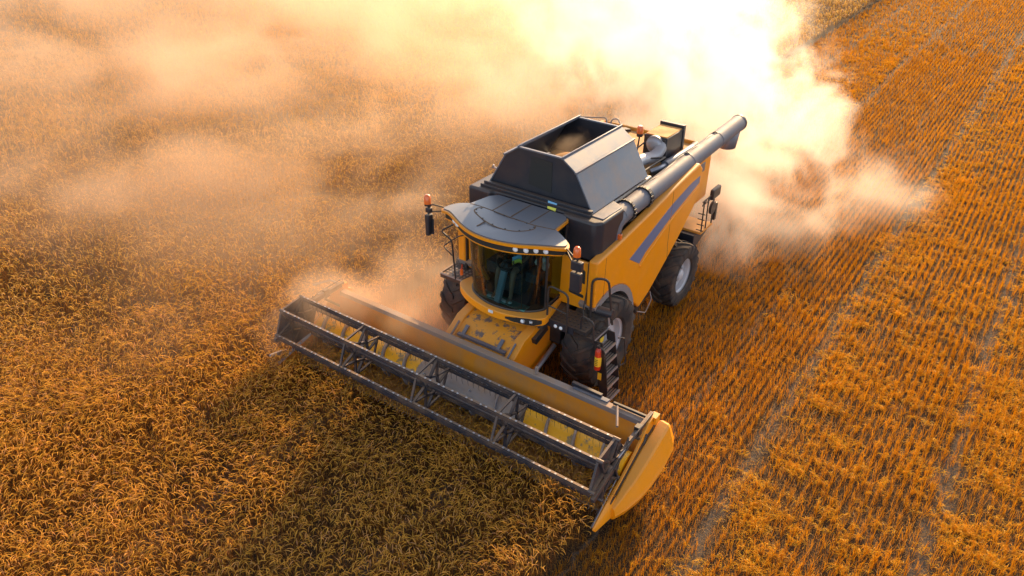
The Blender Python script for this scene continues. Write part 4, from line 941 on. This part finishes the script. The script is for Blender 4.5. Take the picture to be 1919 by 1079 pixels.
# ---- loose straw lying in wavy clumps on the harvested strips
tuft = Straw()
def ridge(p):
    wx = p[:, 0] + .25 * (vnoise(p, .8, 41) - .5); wy = p[:, 1] + .35 * (vnoise(p, .7, 42) - .5) + .12 * p[:, 0]
    return .8 * vnoise(np.stack([wx / .50, wy / .19], 1), 1.0, 43) + .2 * vnoise(p, 1.3, 44)
def tufts(lo, hi, dens, ns, wmul):
    p = scatter(-3.5, 16, -9, 95 if hi > 40 else 42, dens); p = band(p, lo, hi); p = p[stub_area(p)]
    p[:, 0] = np.where(rng.random(len(p)) < .6, np.round(p[:, 0] / SP) * SP + rng.normal(0, .025, len(p)), p[:, 0])
    p = p[rng.random(len(p)) < straw_zone(p) * np.clip((ridge(p) - .38) * 4.5, .06, 1)]
    m_ = len(p); edge = strip(p[:, 0], 5.5, .45) + strip(p[:, 0], 8.5, .4); ax = rng.normal(.05, .55, m_); hl = rng.uniform(.05, .17, m_) * (1 + 1.5 * edge); hw = rng.uniform(.012, .026, m_); ht = rng.uniform(.04, .15, m_); bow = rng.uniform(-.06, .07, m_); ct = rng.random(m_)
    rep = lambda a_: np.repeat(a_, ns, 0)
    n = m_ * ns; q = rng.uniform(-1, 1, n); A = np.stack([np.cos(ax), np.sin(ax)], 1); B = np.stack([-A[:, 1], A[:, 0]], 1)
    xy = rep(p) + rep(A) * (q * rep(hl))[:, None] + rep(B) * (rng.normal(0, 1, n) * rep(hw) + rep(bow) * q * q)[:, None]
    zt = rep(ht) * np.sqrt(np.clip(1 - .8 * q * q, 0, 1)) * rng.uniform(.25, 1.0, n) + .02
    d = np.linalg.norm(np.concatenate([xy, zt[:, None]], 1) - CAMn, axis=1); ws = np.maximum(1, d / 15) ** 0.8 * wmul
    az = rep(ax) + rng.normal(0, .75, n) + np.pi * (rng.random(n) < .4); L = rng.uniform(.05, .15, n); el = rng.normal(.25, .5, n)
    dh = np.stack([np.cos(az), np.sin(az), np.zeros(n)], 1); u = np.array([-.5, -.15, .2, .5])
    P = np.concatenate([xy, zt[:, None]], 1)[:, None] + dh[:, None] * (u[None] * (L * np.cos(el))[:, None])[..., None]
    P[..., 2] += (L * np.sin(el))[:, None] * u[None] - (L * .9)[:, None] * (u[None] ** 2); P[..., 2] = np.maximum(P[..., 2], .006)
    tw = rng.uniform(-.9, .9, n); S = np.stack([-np.sin(az) * np.cos(tw), np.cos(az) * np.cos(tw), np.sin(tw)], 1)
    tone = np.clip(.65 * rng.random(n) + .35 * rep(ct), 0, 1); Cc = np.stack([.66 + .34 * tone, .25 + .31 * tone, .003 + .02 * tone], 1)
    tuft.ribbon(P, np.repeat(np.array([[.0024, .0032, .003, .0014]]), n, 0) * ws[:, None], S, Cc)
tufts(0, 20, 105, 18, 1.0); tufts(20, 30, 80, 13, 1.15); tufts(30, 48, 30, 12, 1.4); tufts(48, 110, 4, 14, 2.0)
tag(tuft.build('loose_straw', STUB), 'bright orange loose straw lying in wavy clumps on the harvested strips', 'straw', kind='stuff')

# ---- litter: single straws flat on the ground, and cut wheat lying on the header floor
lit = Straw()
for (lo, hi, dens, ws) in ((0, 22, 110, 0.9), (22, 36, 50, 1.4), (36, 70, 20, 2.4)):
    p = band(scatter(-3.5, 14, -9, 60, dens), lo, hi); p = p[stub_area(p)]; n = len(p)
    az = rng.uniform(0, 2 * np.pi, n); L = rng.uniform(.04, .22, n); dh = np.stack([np.cos(az), np.sin(az), rng.normal(0, .12, n)], 1)
    P = np.concatenate([p, rng.uniform(.008, .035, (n, 1))], 1)[:, None] + dh[:, None] * (np.array([-.5, .5])[None] * L[:, None])[..., None]
    P[..., 2] = np.maximum(P[..., 2], .004); S = np.stack([-np.sin(az), np.cos(az), np.zeros(n)], 1); tone = rng.random(n)
    lit.ribbon(P, np.full((n, 2), .0022 * ws), S, np.stack([.34 + .2 * tone, .15 + .11 * tone, .015 + .03 * tone], 1))
n = 5200; p = np.stack([rng.uniform(-3.45, 3.6, n), -3.62 + np.abs(rng.normal(0, .28, n))], 1); az = np.pi / 2 + rng.normal(0, .5, n); L = rng.uniform(.15, .5, n); el = rng.uniform(-.1, .5, n)
dh = np.stack([np.cos(az) * np.cos(el), np.sin(az) * np.cos(el), np.sin(el)], 1); u = np.array([0, .5, 1.0])
P = np.concatenate([p, rng.uniform(.34, .46, (n, 1))], 1)[:, None] + dh[:, None] * (u[None] * L[:, None])[..., None]; P[:, 2, 2] -= .05 * rng.random(n)
tone = rng.random(n); lit.ribbon(P, np.repeat(np.array([[.002, .003, .006]]), n, 0), np.stack([-np.sin(az), np.cos(az), np.zeros(n)], 1), np.stack([.55 + .14 * tone, .28 + .1 * tone, .07 + .05 * tone], 1))
tag(lit.build('straw_litter', STUB), 'single cut straws scattered flat on the soil and on the header floor', 'straw litter', kind='stuff')


# ================================================================== dust
def dust(name, label, box, blobs, nscale, warp, lo, hi, colour, aniso=0.55, step=1.0, stretch=(1, 1, 1), seed=0.0, floor=.04):
    """a closed box filled with a scattering volume; blobs: (centre, radii, density)"""
    m = bpy.data.materials.new(name); m.use_nodes = True; t = m.node_tree; t.nodes.remove(t.nodes['Principled BSDF'])
    L = t.links.new
    tc = t.nodes.new('ShaderNodeTexCoord'); pos = tc.outputs['Object']
    mp = t.nodes.new('ShaderNodeMapping'); mp.inputs['Scale'].default_value = stretch; mp.inputs['Location'].default_value = (seed, seed * .7, seed * .3); L(pos, mp.inputs[0])
    nz = t.nodes.new('ShaderNodeTexNoise'); nz.inputs['Scale'].default_value = nscale; nz.inputs['Detail'].default_value = 5; nz.inputs['Roughness'].default_value = .58; nz.inputs['Distortion'].default_value = .6
    L(mp.outputs[0], nz.inputs['Vector']); nf = nz.outputs['Fac']
    nw = math_(t, 'MULTIPLY', math_(t, 'SUBTRACT', nf, .5), warp)
    tot = None
    for (c, r, d) in blobs:
        a = t.nodes.new('ShaderNodeVectorMath'); a.operation = 'SUBTRACT'; L(pos, a.inputs[0]); a.inputs[1].default_value = c
        s_ = t.nodes.new('ShaderNodeVectorMath'); s_.operation = 'DIVIDE'; L(a.outputs[0], s_.inputs[0]); s_.inputs[1].default_value = r
        ln = t.nodes.new('ShaderNodeVectorMath'); ln.operation = 'LENGTH'; L(s_.outputs[0], ln.inputs[0])
        f = math_(t, 'ADD', math_(t, 'SUBTRACT', 1.0, ln.outputs['Value']), nw)
        mr = t.nodes.new('ShaderNodeMapRange'); mr.interpolation_type = 'SMOOTHSTEP'; L(f, mr.inputs['Value']); mr.inputs['From Min'].default_value = 0; mr.inputs['From Max'].default_value = .75; mr.inputs['To Max'].default_value = d
        tot = mr.outputs[0] if tot is None else math_(t, 'ADD', tot, mr.outputs[0])
    mr = t.nodes.new('ShaderNodeMapRange'); mr.interpolation_type = 'SMOOTHSTEP'; L(nf, mr.inputs['Value']); mr.inputs['From Min'].default_value = lo; mr.inputs['From Max'].default_value = hi; mr.inputs['To Min'].default_value = floor
    dens = math_(t, 'MULTIPLY', tot, mr.outputs[0])
    pv = t.nodes.new('ShaderNodeVolumePrincipled'); pv.inputs['Color'].default_value = (*colour, 1); pv.inputs['Anisotropy'].default_value = aniso
    L(dens, pv.inputs['Density']); L(pv.outputs[0], t.nodes['Material Output'].inputs['Volume'])
    try: m.volume_intensity = 1
    except Exception: pass
    m.cycles.volume_step_rate = step
    b = MB().mat(m); b.box(*box); o = b.build(name); return tag(o, label, 'dust cloud', None, 'stuff')
DCOL = (0.93, 0.85, 0.78); HCOL = (0.91, 0.73, 0.57)
dust('dust_plume', 'thick glowing dust plume billowing up behind the harvester', (-15, 6.2, 5.2, 34, .03, 8.0),
     [((1.7, 8.4, .6), (2.4, 3.2, 1.8), .42), ((-.1, 10.8, 1.9), (3.0, 4.2, 2.9), .70), ((-3.8, 15.0, 2.2), (4.3, 6.2, 3.6), .40), ((-8.5, 21, 2.6), (6, 9, 4.6), .14), ((3.6, 12.0, .7), (2.2, 3.4, 1.4), .20), ((1.2, 6.4, 1.0), (1.6, 1.7, 1.3), .35), ((-5, 10.5, 1.6), (5, 6, 3.6), .08)],
     .62, 2.5, .37, .62, DCOL, .66, .40)
dust('dust_haze', 'thin pale dust drifting over the standing wheat beyond the harvester', (-85, -3.9, -9.5, 80, .03, 7.0),
     [((-16, 19, 1.2), (16, 16, 4.8), .06), ((-34, 17, 1), (34, 23, 5.2), .105), ((-10, 9, .6), (9, 13, 4.2), .065), ((-8.5, -1.5, .3), (7, 6.5, 2.7), .27), ((-19, 2, .3), (17, 12, 3.2), .115), ((-30, 60, 1), (60, 44, 6.5), .04)],
     .20, 1.6, .22, .72, HCOL, .64, .45, (1, 1, 1.6), 3.1, .24)
dust('dust_wisp', 'low wisps of dust hanging between the header and the right front wheel', (-3.85, -.2, -4.5, 1.5, .3, 3.0),
     [((-2.6, -.9, 1.0), (1.8, 1.6, 1.6), .60), ((-1.2, -2.2, 1.1), (2.6, .9, .8), .38), ((-3.2, -2.8, 1.2), (1.5, 1.6, 1.1), .60)],
     .8, 1.6, .26, .60, HCOL, .6, .5, (1, 1, 1), 7.7)
dust('dust_puff', 'brown puff of grain dust floating inside the open grain tank', (-.72, .72, .06, 2.1, 3.9, 4.55),
     [((0, 1.0, 4.1), (.62, .95, .5), .40)], 1.6, 1.8, .30, .62, HCOL, .5, .5, (1, 1, 1), 1.7)
